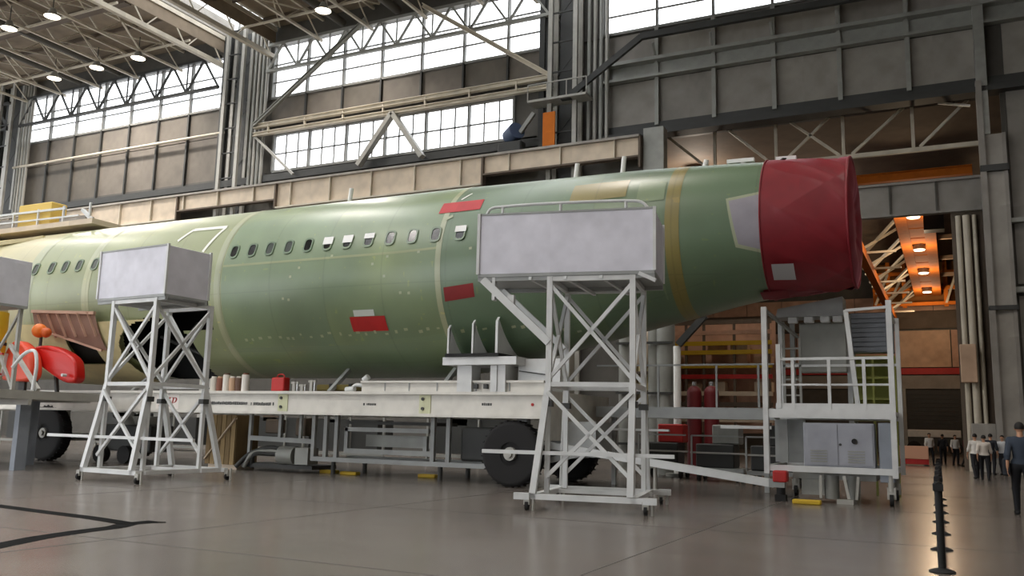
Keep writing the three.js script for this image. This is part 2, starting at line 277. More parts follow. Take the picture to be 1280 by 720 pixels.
// ---------------------------------------------------------------- neighbouring bay behind the opening
struct('ceiling_bay', bx(-40, 14, 18.35, 18.5, -95.4, -45.4), mat.brown).userData.kind = 'structure';
struct('wall_bay_left', bx(-40.3, -40, 0, 18.35, -95.4, -45.4), mat.cladDark);
const wallRear = struct('wall_rear', [bx(-40, 14, 0, 18.35, -95.7, -95.15)], mat.cladDark);
{
  const R = (n, x0, x1, y0, y1, z0, z1, m) => part(n, bx(x0, x1, y0, y1, z0, z1), m, wallRear);
  for (let x = -30; x < 6; x += 3.6) R('fascia_panel', x + 0.03, x + 3.57, 13.85, 15.3, -95.15, -94.9, mat.pinkBeige);
  R('dark_band', -40, 14, 12.1, 13.8, -95.15, -95.0, mat.brown);
  for (const x of [-28.6, -23.8, -19, -14.2, -9.4, -4.6]) R('wall_panel', x + 0.05, x + 4.75, 8.3, 11.9, -95.15, -94.95 + 0.05 * rand(), rand() > 0.5 ? mat.pinkBeige : mat.beige);
  for (const x of [0.2]) R('wall_panel', x + 0.05, x + 1.2, 8.3, 11.9, -95.15, -94.95, mat.pinkBeige);
  R('red_stripe', -40, 1.4, 7.6, 8.2, -95.15, -94.85, mat.red);
  R('grey_band', -40, 2, 6.2, 7.5, -95.15, -94.95, mat.cladGrey);
  R('side_jamb', 1.5, 2.4, 0, 12, -95.15, -94.7, mat.brown);
}
{
  const d = structGroup('door_1');
  for (let i = 0; i < 15; i++) part('shutter_slat', bx(-5.2, 1.5, i * 0.4 + 0.01, i * 0.4 + 0.39, -95.15, -95.02), mat.darkSteel, d);
  part('door_post', bx(-4.3, -4.0, 0, 6.2, -94.9, -94.6), mat.greySteel, d);
}
{ // truss under the upper wall
  const t = thing('bay_truss', 'slender tan steel truss with crossing diagonals under the grey upper wall', 'truss', [-6, 16, -47], { world: true });
  part('chord', bar([-39.9, 18.15, -47], [2.1, 18.15, -47], 0.3, 0.3), mat.darkSteel, t); part('chord', bar([-39.9, 15.9, -47], [2.2, 15.75, -47], 0.2, 0.22), mat.tanSteel, t);
  for (const x of [-14.3, -11.1, -7.8, -4.4, -1.1, 1.95]) part('post', bar([x, 15.8, -47], [x, 18.2, -47], 0.16), mat.tanSteel, t);
  for (const [a, b] of [[[-13.9, 18.2], [-11.4, 15.9]], [[-10.5, 18.2], [-8.1, 15.9]], [[-7.2, 18.2], [-4.6, 15.9]], [[-7.4, 15.9], [-4.9, 18.2]], [[-4.0, 15.9], [-1.3, 18.2]], [[-0.8, 15.9], [1.5, 18.1]], [[-17, 18.2], [-14.6, 15.9]]]) part('diagonal', bar([...a, -47], [...b, -47], 0.14), mat.tanSteel, t);
}
{
  const t = thing('plate_girder', 'deep grey plate girder beneath the truss, right of the red cover', 'girder', [-6, 13, -47], { world: true });
  part('girder_web', bx(-39.9, 2.1, 12.5, 14.0, -47.05, -47), mat.cladGrey, t); part('flange', [bx(-39.9, 2.1, 14.0, 14.12, -47.2, -46.8), bx(-39.9, 2.1, 12.4, 12.5, -47.2, -46.8)], mat.cladGrey, t);
  for (let x = -38; x < 2; x += 2.1) part('stiffener', bx(x - 0.04, x + 0.04, 12.5, 14, -47, -46.85), mat.cladDark, t);
}
tag(part('crane_rail', [ibeam([-40, 15.85, -52], [1.6, 15.85, -52], 0.4, 0.5)], mat.orange), 'long orange horizontal crane rail above the grey plate girder', 'rail');
{ // orange overhead crane running away from the camera, lamps below
  const t = thing('overhead_crane', 'orange overhead crane bridge with four lamps on its underside', 'crane', [-1.5, 15, -58], { world: true });
  part('bridge_beam', bx(-2.7, -2.0, 15.0, 16.2, -94.6, -56), mat.orange, t); part('bridge_beam', bx(-1.1, -0.4, 15.0, 16.2, -94.6, -56), mat.orange, t);
  for (let z = -57.6; z > -94; z -= 3.2) part('cross_tie', bx(-2.0, -1.1, 15.1, 15.5, z - 1.45, z + 1.45), mat.orange, t);
  part('hoist', [bx(-1.0, 0.1, 13.7, 14.6, -57.6, -56.6)], mat.black, t);
  for (const z of [-57.5, -68, -78, -88.5]) { part('lamp_housing', tube([-1.55, 14.75, z], [-1.55, 15.2, z], 0.42, 16), mat.greySteel, t); part('lamp_glow', tube([-1.55, 14.69, z], [-1.55, 14.75, z], 0.36, 16), new THREE.MeshStandardMaterial({ color: '#fff4e0', emissive: '#ffe9c8', emissiveIntensity: 2.2 }), t); }
  for (let z = -60; z > -93; z -= 6) part('lattice', [bar([-5.2, 13.2, z], [-2.7, 15.2, z - 2.5], 0.16), bar([-5.2, 13.2, z - 2.5], [-2.7, 15.2, z], 0.16), bar([-5.2, 13.2, z], [-2.7, 13.2, z], 0.14)], mat.tanSteel, t);
  for (const z of [-60, -75, -90]) for (const x of [-2.35, -0.75]) part('hanger', bar([x, 16.2, z], [x, 18.35, z], 0.12), mat.darkSteel, t);
  part('side_rail', bar([-4.7, 13.0, -56], [-4.7, 13.0, -94.5], 0.5, 0.6), mat.orange, t);
  for (let z = -60; z > -94; z -= 8) part('outrigger', [bx(-0.3, 1.2, 15.4, 15.7, z - 0.15, z + 0.15)], mat.beige, t);
}
{ // orange lattice standing against the rear wall
  const t = thing('orange_jig', 'tall orange lattice frame high on the far wall beyond the crane', 'frame', [-2, 12.2, -92], { world: true });
  for (const x of [-6.2, -5, -3.6, 0.0, 1.0]) part('post', bar([x, 13.8, -92], [x, 18.3, -92], 0.36), mat.orange, t);
  for (const y of [14.1, 15.6, 17.1]) part('beam', bar([-6.4, y, -91.8], [1.2, y, -91.8], 0.32), mat.orange, t);
  part('sheet', bx(-6.3, 1.1, 14.4, 18.3, -93, -92.9), M('#8a5a24', 0.8, { map: grimeTex }), t); for (const [a, b] of [[-5, -3.6], [-6.2, -5], [0, 1]]) part('brace', bar([a, 14.1, -91.7], [b, 17.1, -91.7], 0.2), mat.tanSteel, t);
}
for (const z of [-57.5, -68, -78, -88.5]) { const l = new THREE.PointLight('#ffe0b8', BAY_LAMP_POWER * 0.8, 0, 2); l.position.set(-1.55, 13.4, z); l.shadow.radius = 18; scene.add(l); }
['round lamp under the bay roof above the beige storage rack', 'round lamp under the bay roof deeper behind the storage rack'].forEach((lb, i) => { const x = -14 + 5 * i, z = -54 - 14 * i, t = thing('bay_lamp', lb, 'lamp', [x, 17.4, z]); part('housing', cyl(0, 0.05, 0.3, 0, 0.4, 20), mat.greySteel, t); part('lamp_glow', cyl(0, 0, 0.05, 0, 0.36, 20), new THREE.MeshStandardMaterial({ color: '#fff4e0', emissive: '#ffe9c8', emissiveIntensity: 2.2 }), t); part('hanger', cyl(0, 0.3, 0.95, 0, 0.03, 8), mat.darkSteel, t); const l = new THREE.PointLight('#ffeeda', BAY_LAMP_POWER * 2.2, 0, 2); l.position.set(x, 17.2, z); l.shadow.radius = 18; scene.add(l); });
{ const t = thing('strip_lamp', 'slanting white strip lamp under the truss near the tall plate column', 'lamp', [0.8, 17.6, -46.4], { world: true }); part('tube', bar([0.1, 17.85, -46.4], [1.5, 17.5, -46.4], 0.1), M('#f3efe4', 0.4), t); part('bracket', bar([0.8, 17.7, -46.4], [0.8, 18.2, -46.9], 0.06), mat.darkSteel, t); }
{
  const t = thing('pipe_riser', 'brown bundle of vertical pipes and boxes left of the tall plate column', 'pipes', [1.2, 0, -47], { world: true });
  for (const [x, r] of [[0.7, 0.12], [1.05, 0.16], [1.4, 0.1]]) part('pipe', cyl(x, 0, 12.2, -47, r), mat.tanSteel, t);
  part('box', rbx(0.45, 1.15, 4.1, 5.9, -46.9, -46.5, 0.04), mat.beige, t, 'beige junction box');
  part('cabinet', rbx(0.75, 1.75, 0, 2.2, -46.9, -46.1, 0.04), mat.wallPaint, t); part('back_plate', bx(0.4, 1.9, 0, 12.4, -47.4, -47.2), mat.brown, t);
}
// ---------------------------------------------------------------- fuselage
const ZC = -22.68;
const PROF = [[-60, 5.75, 2.82], [-14.0, 5.75, 2.82], [-12.6, 5.8, 2.77], [-11.3, 5.9, 2.66], [-9.8, 6.06, 2.49], [-7.4, 6.34, 2.2], [-6.0, 6.48, 2.02], [-4.2, 6.64, 1.78], [-1.9, 6.7, 1.56], [-1, 6.72, 1.5]];
function prof(x) {
  let i = 0; while (i < PROF.length - 2 && x > PROF[i + 1][0]) i++;
  const P = (k) => PROF[Math.max(0, Math.min(PROF.length - 1, k))], a = P(i), b = P(i + 1), t = Math.min(1, Math.max(0, (x - a[0]) / (b[0] - a[0])));
  if (i === 0) return [a[1], a[2]];
  const f = (c) => { const m0 = i <= 1 ? 0 : ((b[c] - P(i - 1)[c]) / (b[0] - P(i - 1)[0])) * (b[0] - a[0]), m1 = ((P(i + 2)[c] - a[c]) / (P(i + 2)[0] - a[0])) * (b[0] - a[0]), t2 = t * t, t3 = t2 * t; return (2 * t3 - 3 * t2 + 1) * a[c] + (t3 - 2 * t2 + t) * m0 + (3 * t2 - 2 * t3) * b[c] + (t3 - t2) * m1; };
  return [f(1), f(2)];
}
const skinAt = (x, phi, off = 0) => { const [cy, r] = prof(x); return V(x, cy + (r + off) * Math.sin(phi), ZC + (r + off) * Math.cos(phi)); };
const phiAt = (x, y) => { const [cy, r] = prof(x); return Math.asin(Math.max(-1, Math.min(1, (y - cy) / r))); };
// grid(us, vs, f) -> surface, f(u, v) a point; skip(u, v) leaves cells out
function grid(us, vs, f, skip) {
  const pos = [], idx = [], W = us.length;
  for (const v of vs) for (const u of us) { const p = f(u, v); pos.push(p.x, p.y, p.z); }
  for (let j = 0; j + 1 < vs.length; j++) for (let i = 0; i + 1 < us.length; i++) {
    if (skip && skip((us[i] + us[i + 1]) / 2, (vs[j] + vs[j + 1]) / 2)) continue;
    const a = j * W + i, b = a + 1, c = a + W, d = c + 1; idx.push(a, b, d, a, d, c);
  }
  const g = new THREE.BufferGeometry(); g.setAttribute('position', new THREE.Float32BufferAttribute(pos, 3)); g.setIndex(idx); g.computeVertexNormals(); return g;
}
const range = (a, b, d) => steps(a, b, Math.max(1, Math.round((b - a) / d)));
// primer texture of the skin: u along the fuselage (20 m), v around it (metres)
const primer = (base, seed, streak) => { const n = noise2(seed); return fieldTexture(512, 8, (u, v) => {
  let k = 0.9 + 0.12 * fbm(u, v) + 0.05 * (n(u * 16, v * 4) - 0.5), c = [...base];
  const spot = n(u * 64, v * 64); if (spot > 0.94) c = [c[0] * 1.12, c[1] * 1.08, c[2] * 0.95];
  const seam = Math.abs(((u * 4) % 1) - 0.5) > 0.492 || Math.abs(((v * 3) % 1) - 0.5) > 0.494 ? 0.94 : 1;
  const y = streak * Math.max(0, n(u * 4 + 9, v * 4) - 0.55); c = [c[0] * (1 + y * 0.5), c[1] * (1 + y * 0.3), c[2] * (1 - y * 0.2)];
  return c.map((q) => Math.min(255, q * k * seam)); }); };
const skinMat = (base, seed, streak = 0.4) => new THREE.MeshPhysicalMaterial({ clearcoat: 0.45, clearcoatRoughness: 0.38, color: '#ffffff', roughness: 0.36, map: primer(base, seed, streak), side: THREE.DoubleSide });
const greenA = skinMat([122, 141, 108], 5), greenB = skinMat([102, 124, 96], 6, 0.3), creamG = skinMat([186, 180, 142], 8, 0.6), bandM = skinMat([168, 174, 144], 9, 0.3), yellowG = skinMat([136, 124, 66], 10, 0.3), greenL = skinMat([150, 158, 118], 15, 0.6);
const fus = thing('aircraft_fuselage', 'green primed aircraft rear fuselage without wings or tail, on a transport frame', 'aircraft', [-22, 2.93, ZC], { world: true });
const PH = steps(-Math.PI / 2, (3 * Math.PI) / 2, 96);
const bayHole = (x, p) => x > -22.05 && x < -20.45 && p > phiAt(-21, 4.3) && p < phiAt(-21, 5.15);
const wellHole = (x, p) => { const y = 5.75 + 2.82 * Math.sin(p); return Math.cos(p) > 0 && ((x + 23.1) / 1.6) ** 2 + ((y - 3.72) / 1.02) ** 2 < 1; };
const finePH = [...steps(-Math.PI / 2, 0, 120), ...steps(0, (3 * Math.PI) / 2, 72).slice(1)].map((p) => p);
const snapped = [...new Set([...finePH, phiAt(-21, 4.3), phiAt(-21, 5.15)])].sort((a, b) => a - b);
const section = (a, b, m, label, dx = 0.4, ph = PH, skip) => part('skin_section', grid(range(a, b, dx), ph, (x, p) => skinAt(x, p), skip), m, fus, label);
section(-48, -29.0, creamG, 'cream primed forward section');
section(-29.0, -25.95, greenL, 'yellowish green section');
{
  const xs = [...range(-25.95, -22.05, 0.06), ...range(-22.05, -20.45, 0.1).slice(1), ...range(-20.45, -19.9, 0.1).slice(1)];
  part('skin_section', grid(xs, snapped, (x, p) => skinAt(x, p), (x, p) => bayHole(x, p) || wellHole(x, p)), greenL, fus, 'centre section with open wheel bays');
}
section(-19.9, -12.2, greenA, 'green section with a row of windows');
section(-12.2, -5.85, greenB, 'dark green tapering section', 0.25);
section(-5.85, -3.6, greenB, 'dark green tail end section', 0.25);
for (const [a, b, m] of [[-29.3, -28.85, bandM], [-26.2, -25.85, bandM], [-20.2, -19.95, bandM], [-12.3, -12.14, bandM], [-6.15, -5.8, yellowG]]) part('joint_band', grid([a, (a + b) / 2, b], PH, (x, p) => skinAt(x, p, 0.008)), m, fus);
part('bulkhead', [new THREE.CircleGeometry(2.8, 64).rotateY(-Math.PI / 2).translate(-48, 5.75, ZC)], creamG, fus);
part('stringer_line', grid(range(-19.9, -12.2, 0.4), steps(phiAt(-15, 6.17), phiAt(-15, 6.24), 1), (x, p) => skinAt(x, p, 0.006)), greenL, fus);
part('wheel_bay', [bx(-25.5, -20.2, 2.95, 5.4, -23, -22.8), bx(-25.5, -20.2, 5.3, 5.4, -23, -20.05), bx(-20.3, -20.2, 4.1, 5.4, -23, -20.5), bx(-25.5, -25.4, 3.6, 5.4, -23, -20.6)], mat.black, fus);
part('bay_strut', [tube([-23.6, 3.1, -21.2], [-22.4, 4.7, -21.5], 0.08), tube([-24.2, 4.3, -21.6], [-22, 3.6, -21.6], 0.06)], mat.darkSteel, fus);
// windows
const WX = [-28.9, -28.05, -27.35, -26.63, -25.84, -19.58, -18.87, -18.17, -17.45, -16.72, -16.0, -15.3, -14.56, -13.83, -13.11, -12.38, -11.64, -10.92];
const winCover = { [-16.0]: 0.8, [-15.3]: 0.8, [-14.56]: 0.55, [-11.64]: 0.6, [-10.92]: 0.9 };
const paneDark = M('#141715', 0.15), coverWhite = M('#e9e9e6', 0.5), paneGrey = M('#333b34', 0.3);
function surfaceFrame(x, y, off) { const p = phiAt(x, y), n = V(0, Math.sin(p), Math.cos(p)), up = V(0, Math.cos(p), -Math.sin(p)); const m = new THREE.Matrix4().makeBasis(V(1, 0, 0), up, n); m.setPosition(skinAt(x, p, off)); return m; }
function roundedShape(w, h, r) { const s = new THREE.Shape(); s.moveTo(-w / 2 + r, -h / 2); s.lineTo(w / 2 - r, -h / 2); s.quadraticCurveTo(w / 2, -h / 2, w / 2, -h / 2 + r); s.lineTo(w / 2, h / 2 - r); s.quadraticCurveTo(w / 2, h / 2, w / 2 - r, h / 2); s.lineTo(-w / 2 + r, h / 2); s.quadraticCurveTo(-w / 2, h / 2, -w / 2, h / 2 - r); s.lineTo(-w / 2, -h / 2 + r); s.quadraticCurveTo(-w / 2, -h / 2, -w / 2 + r, -h / 2); return s; }
WX.forEach((x, i) => {
  const fr = roundedShape(0.33, 0.48, 0.14); fr.holes.push(roundedShape(0.24, 0.37, 0.11));
  const f = part('window', new THREE.ExtrudeGeometry(fr, { depth: 0.03, bevelEnabled: false, curveSegments: 8 }).applyMatrix4(surfaceFrame(x, 6.66, -0.005)), greenB, fus);
  part('pane', new THREE.ExtrudeGeometry(roundedShape(0.25, 0.38, 0.11), { depth: 0.01, bevelEnabled: false, curveSegments: 8 }).applyMatrix4(surfaceFrame(x, 6.66, 0)), i < 5 || x === -17.45 || x === -18.17 ? paneGrey : paneDark, f);
  const c = winCover[x]; if (c) part('window_cover', bx(-0.16, 0.18, 0.2 - 0.3 * c, 0.2, 0.02, 0.035).applyMatrix4(surfaceFrame(x, 6.66, 0.005)), coverWhite, f, 'white sheet covering the top of the window');
});
const patch = (name, x0, x1, y0, y1, m, label, off = 0.012, sk = 0) => part(name, grid(steps(x0, x1, 6), steps(0, 1, 6), (x, t) => { const p0 = phiAt((x0 + x1) / 2, y0), p1 = phiAt((x0 + x1) / 2, y1); return skinAt(x + sk * t, p0 + (p1 - p0) * t, off); }), m, fus, label);
const strip = (pts, w, m, name = 'seal_strip', off = 0.014) => { // ribbon lying on the near skin along points [x, y]
  const g = []; for (let i = 0; i + 1 < pts.length; i++) { const a = pts[i], b = pts[i + 1], L = Math.hypot(b[0] - a[0], b[1] - a[1]), nx = (-(b[1] - a[1]) / L) * w / 2, ny = ((b[0] - a[0]) / L) * w / 2; g.push(grid(steps(0, 1, 8), [-1, 0, 1], (t, k) => { const x = a[0] + (b[0] - a[0]) * t + nx * k, y = a[1] + (b[1] - a[1]) * t + ny * k; return skinAt(x, phiAt(x, y), off); })); } return part(name, g, m, fus); };
patch('red_tape', -12.5, -11.25, 7.33, 7.68, M('#c5383c', 0.6, { map: wearTex }), 'red tape above the windows');
patch('red_label', -12.06, -11.2, 4.86, 5.22, M('#8e1f1f', 0.6, { map: wearTex }), 'dark red panel');
patch('red_label', -15.2, -14.0, 4.11, 4.5, M('#c01f1c', 0.6, { map: wearTex }), 'bright red panel');
patch('white_label', -15.03, -14.33, 4.51, 4.68, M('#c9cfc8', 0.6), 'white sheet above the bright red panel');
patch('primer_patch', -8.7, -7.2, 7.35, 7.92, yellowG, 'mustard primer patch');
patch('primer_patch', -6.9, -6.2, 7.2, 7.8, greenA);
{
  const gp = (off, s) => { const pts = [[-4.62 - s, 7.06 + s], [-4.42 - s, 6.0 - s], [-3.6, 5.78 - s], [-3.6, 7.24 + s]]; return grid(steps(0, 1, 8), steps(0, 1, 8), (u, v) => { const lx = pts[1][0] + (pts[0][0] - pts[1][0]) * v, x = lx + (pts[2][0] - lx) * u, yb = pts[1][1] + (pts[2][1] - pts[1][1]) * u, yt = pts[0][1] + (pts[3][1] - pts[0][1]) * u; return skinAt(x, phiAt(x, yb + (yt - yb) * v), off); }); };
  part('cutout_border', gp(0.008, 0.07), bandM, fus); part('grey_panel', gp(0.016, 0), M('#a09ca4', 0.5, { map: wearTex }), fus, 'grey panel beside the red cover');
}
const coverWhite2 = M('#e6e6dc', 0.5, { side: THREE.DoubleSide });
strip([[-22.35, 7.25], [-22.0, 7.66], [-20.55, 7.64], [-20.95, 6.75]], 0.11, coverWhite2, 'door_outline');
strip([[-7.35, 6.3], [-6.6, 6.35], [-6.35, 6.1], [-6.3, 4.8]], 0.05, greenA, 'door_outline');
{ const r = rng(71); for (let i = 0; i < 34; i++) { const x = -19.5 + i * 0.33 + r() * 0.2, y = 3.92 + 0.12 * r() + (x + 19.5) * 0.012; patch('primer_dab', x, x + 0.06 + 0.08 * r(), y, y + 0.04 + 0.05 * r(), bandM); } for (let i = 0; i < 16; i++) { const x = -18 + r() * 8, y = 5 + r() * 1.3; patch('primer_dab', x, x + 0.08, y, y + 0.07, bandM); } }
for (const [x, h] of [[-17.2, 0.5], [-9.3, 0.45], [-7.9, 0.5], [-5.6, 0.2], [-4.6, 0.14]]) part('roof_fitting', tube(skinAt(x, 1.5), skinAt(x, 1.5).add(V(0.05, h, 0)), 0.07, 8), coverWhite, fus);
strip([[-12.0, 7.75], [-11.8, 7.98]], 0.05, coverWhite, 'white_tag'); strip([[-12.2, 7.1], [-12.0, 7.2]], 0.09, bandM, 'white_tag');
for (const [a, b] of [[-5.0, -4.3], [-3.75, -3.25]]) part('crown_fitting', bar(skinAt(a, 1.5, 0.1), skinAt(b, 1.5, 0.12), 0.14, 0.1), coverWhite, fus);
// belly fairing and open wing root
const fairF = (x, p) => { const [cy, r] = prof(x); const o = 0.1 + 0.1 * Math.sin((Math.PI * (x + 29.5)) / 7.5); return V(x, cy + (r + o) * Math.sin(p) - 0.06, ZC + (r + o) * Math.cos(p)); };
part('belly_fairing', grid(range(-29.5, -22.9, 0.06), steps(-Math.PI / 2, phiAt(-25, 4.78), 60), fairF, (x, p) => { const y = 5.75 + 2.82 * Math.sin(p); return ((x + 23.1) / 1.6) ** 2 + ((y - 3.72) / 1.02) ** 2 < 1 || (x > -27.1 && x < -25.75 && y > 3.55 && y < 4.5 && y < 4.5 - 0.0 * x); }), new THREE.MeshStandardMaterial({ color: '#e4d6a2', roughness: 0.5, map: wearTex, side: THREE.DoubleSide }), fus, 'cream belly fairing');
const root = part('wing_root', grid(steps(0, 1, 10), steps(0, 1, 6), (u, v) => { const x = -28.3 + 3.1 * u, y = 5.12 - 0.1 * u - v * (0.55 + 0.55 * u); return skinAt(x, phiAt(x, y), 0.3); }), new THREE.MeshStandardMaterial({ color: '#a07f6f', roughness: 0.8, map: grimeTex, side: THREE.DoubleSide }), fus, 'reddish brown wing root plate');
for (let i = 0; i < 6; i++) { const x = -28 + i * 0.5; part('rib', bar(skinAt(x, phiAt(x, 5.05), 0.34), skinAt(x + 0.15, phiAt(x, 4.35), 0.34), 0.07), mat.pinkBeige, root); }
part('root_edge', [bar(skinAt(-28.3, phiAt(-28, 5.15), 0.3), skinAt(-25.2, phiAt(-25, 5.0), 0.3), 0.1), bar(skinAt(-27.6, phiAt(-27, 4.5), 0.34), skinAt(-25.4, phiAt(-25, 3.95), 0.34), 0.07)], mat.pinkBeige, fus);
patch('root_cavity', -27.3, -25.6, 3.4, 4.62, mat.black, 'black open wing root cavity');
// red fabric cover over the tail end
{
  const X0 = -3.9, X1 = -1.95, ridge = (q) => { const t = q - Math.floor(q); return Math.pow(1 - Math.abs(2 * t - 1), 5); };
  const folds = (x, p) => { const u = (x - X0) / (X1 - X0), s = p * 1.7; const f = ridge(s * 0.55 + u * 0.9 + 0.25) * 0.9 + ridge(s * 0.9 + u * 1.3 + 0.1 * Math.sin(u * 7)) * 0.6 + ridge(s * 0.4 - u * 0.5 + 0.6) * 0.5; return 0.03 + 0.06 * f * Math.min(1, 0.15 + u * 1.3) * (u > 0.93 ? (1 - u) / 0.07 * 0.7 + 0.3 : 1); };
  const skinC = (x, p) => { const [cy, r] = prof(x), q = r + folds(x, p); return V(x - (Math.sin(p) < -0.92 && x < X0 + 0.05 ? 0.15 : 0), cy + q * Math.sin(p), ZC + q * Math.cos(p)); };
  const c = thing('tail_cover', 'dark red fabric cover with folds wrapped over the cut tail end', 'cover', [-3, 5, ZC], { world: true });
  const redF = new THREE.MeshPhysicalMaterial({ color: '#84101f', roughness: 0.5, sheen: 0.5, sheenColor: new THREE.Color('#e07a96'), sheenRoughness: 0.5, side: THREE.DoubleSide, map: wearTex });
  part('sleeve', grid(range(X0, X1, 0.03), steps(-Math.PI / 2, (3 * Math.PI) / 2, 260), skinC), redF, c);
  const [cy, r] = prof(X1);
  part('end_cloth', grid(steps(0, 1, 24), steps(-Math.PI / 2, (3 * Math.PI) / 2, 160), (u, p) => { const q = (r + folds(X1, p)) * (1 - u); return V(X1 + 0.09 * Math.sin(Math.PI * Math.min(1, u * 1.5)) + 0.012 * Math.sin(p * 9) * u * (1 - u) * 3, cy + q * Math.sin(p), ZC + q * Math.cos(p)); }), redF, c);
  part('hem_rope', [new THREE.TorusGeometry(r + 0.05, 0.035, 8, 80).rotateY(Math.PI / 2).translate(X1, cy, ZC)], redF, c);
  part('hem_rope', [new THREE.TorusGeometry(prof(X0)[1] + 0.04, 0.02, 8, 80).rotateY(Math.PI / 2).translate(X0, prof(X0)[0], ZC)], redF, c);
  part('corner_flap', grid([0, 0.5, 1], [0, 0.5, 1], (u, v) => { const x = X0 - 0.22 * (1 - u) + 0.4 * u, y = 5.0 - 0.12 * v - 0.05 * (1 - u); return V(x, y, ZC + Math.sqrt(Math.max(0.02, (prof(x)[1] + 0.06) ** 2 - (y - prof(x)[0]) ** 2))); }), redF, c);
  const sy = (y, x, off) => { const [c0, r0] = prof(x), s = 0; return V(x, y, ZC + Math.sqrt((r0 + off) ** 2 - (y - c0) ** 2)); };
  part('label_pocket', grid(steps(-3.7, -3.2, 3), steps(5.5, 5.17, 3), (x, y) => sy(y, x, 0.15)), M('#a7a5a6', 0.5, { side: THREE.DoubleSide }), c, 'grey document pocket');
  part('strap', [bar(skinAt(-3.75, 1.62, 0.06), skinAt(-3.5, 1.35, 0.08), 0.1, 0.03)], mat.black, c);
}
// ---------------------------------------------------------------- transport trailer
{
  const t = thing('transport_trailer', 'long white transport frame on big black wheels carrying the fuselage', 'trailer', [-22, 0, -22.6], { world: true });
  const xL = -44, xR = -9.15;
  part('near_beam', [bx(xL, xR, 1.8, 2.36, -20.75, -20.6), bx(xL, xR, 1.74, 1.82, -20.85, -20.5), bx(xL, xR, 2.34, 2.42, -20.85, -20.5)], mat.trailer, t);
  part('far_beam', [bx(xL, xR, 1.8, 2.36, -24.75, -24.6), bx(xL, xR, 1.74, 1.82, -24.85, -24.5), bx(xL, xR, 2.34, 2.42, -24.85, -24.5)], mat.trailer, t);
  for (let x = -42; x < -9; x += 4) part('cross_beam', bx(x - 0.12, x + 0.12, 1.85, 2.3, -24.6, -20.8), mat.frameGrey, t);
  part('upper_beam', [bx(-15.0, -9.3, 2.42, 2.7, -20.75, -20.62), bx(-15.0, -9.3, 2.66, 2.72, -20.85, -20.55)], mat.trailer, t);
  for (const x of [-14.2, -13.4, -12.5, -11.3, -10.3]) part('seam_plate', bx(x - 0.015, x + 0.015, 2.44, 2.68, -20.62, -20.6), mat.frameGrey, t);
  for (const x of [-12.85, -17.8]) { const j = part('joint_plate', bx(x - 0.18, x + 0.18, 1.83, 2.33, -20.6, -20.575), M('#c9cba8', 0.6), t, 'yellowish joint plate'); part('bolt', [tube([x - 0.06, 2.22, -20.58], [x - 0.06, 2.22, -20.54], 0.045, 10), tube([x - 0.06, 1.96, -20.58], [x - 0.06, 1.96, -20.54], 0.045, 10)], mat.darkSteel, j); }
  // stencilled marks too blurred to read in the photograph: rows of small dark strokes
  const r = rng(31), row = (x0, x1, y, h, m) => { const g = []; for (let x = x0; x < x1; ) { const w = 0.03 + 0.03 * r(); if (r() > 0.12) g.push(bx(x, x + w, y + h * 0.1 * r(), y + h * (0.8 + 0.2 * r()), -20.602, -20.592)); x += w + 0.015; } part('stencil_marks', g, m, t, 'row of blurred dark stencil marks'); };
  row(-20.7, -19.2, 2.0, 0.1, mat.darkSteel); row(-19.05, -18.15, 1.99, 0.1, mat.darkSteel); row(-14.9, -14.5, 2.03, 0.07, mat.darkSteel); row(-11.1, -10.8, 2.06, 0.08, mat.darkSteel);
  const sign = document.createElement('canvas'); sign.width = 256; sign.height = 128; const q = sign.getContext('2d'); q.fillStyle = '#e6e0da'; q.fillRect(0, 0, 256, 128); q.fillStyle = '#8c2c22'; q.font = 'bold italic 110px serif'; q.textAlign = 'center'; q.textBaseline = 'middle'; q.fillText('AIP', 128, 68);
  const st = new THREE.CanvasTexture(sign); st.colorSpace = THREE.SRGBColorSpace;
  part('logo_plate', new THREE.PlaneGeometry(1.0, 0.46).translate(-22.55, 2.08, -20.59), new THREE.MeshStandardMaterial({ map: st, roughness: 0.6 }), t, 'white plate with dark red letters', true);
  part('end_plate', bx(-9.25, -9.1, 1.2, 2.45, -24.8, -20.5), mat.trailer, t); part('bolt', [tube([-9.62, 2.1, -20.6], [-9.62, 2.1, -20.57], 0.04, 8)], mat.red, t);
  const wheel = (x, z, sgn, r = 0.84) => {
    const pts = [[0.3, -0.22], [r - 0.12, -0.25], [r - 0.03, -0.2], [r, -0.1], [r, 0.1], [r - 0.03, 0.2], [r - 0.12, 0.25], [0.3, 0.22]].map(([a, b]) => new THREE.Vector2(a, b));
    const w = part('wheel', [new THREE.LatheGeometry(pts, 48).rotateX(Math.PI / 2).translate(x, r, z), tube([x, r, z - 0.2], [x, r, z + 0.18 * sgn], 0.34, 32)], mat.rubber, t);
    part('hub', [tube([x, r, z + 0.15 * sgn], [x, r, z + 0.27 * sgn], 0.17, 20), tube([x, r, z + 0.25 * sgn], [x, r, z + 0.34 * sgn], 0.09, 16)], mat.steel, w);
    const g = []; for (let k = 0; k < 30; k++) { const a = (k / 30) * Math.PI * 2; g.push(bar([x + Math.cos(a) * (r + 0.002), r + Math.sin(a) * (r + 0.002), z - 0.17], [x + Math.cos(a + 0.09) * (r + 0.002), r + Math.sin(a + 0.09) * (r + 0.002), z + 0.17], 0.07, 0.03)); } part('tread', g, mat.black, w);
    part('axle_arm', bx(x - 0.15, x + 0.15, r - 0.1, 1.85, z - 0.55 * sgn - 0.1, z - 0.55 * sgn + 0.1), mat.frameGrey, t);
  };
  wheel(-10.2, -20.75, 1); wheel(-28.3, -20.75, 1, 0.95); wheel(-10.2, -24.6, -1); wheel(-28.3, -24.6, -1);
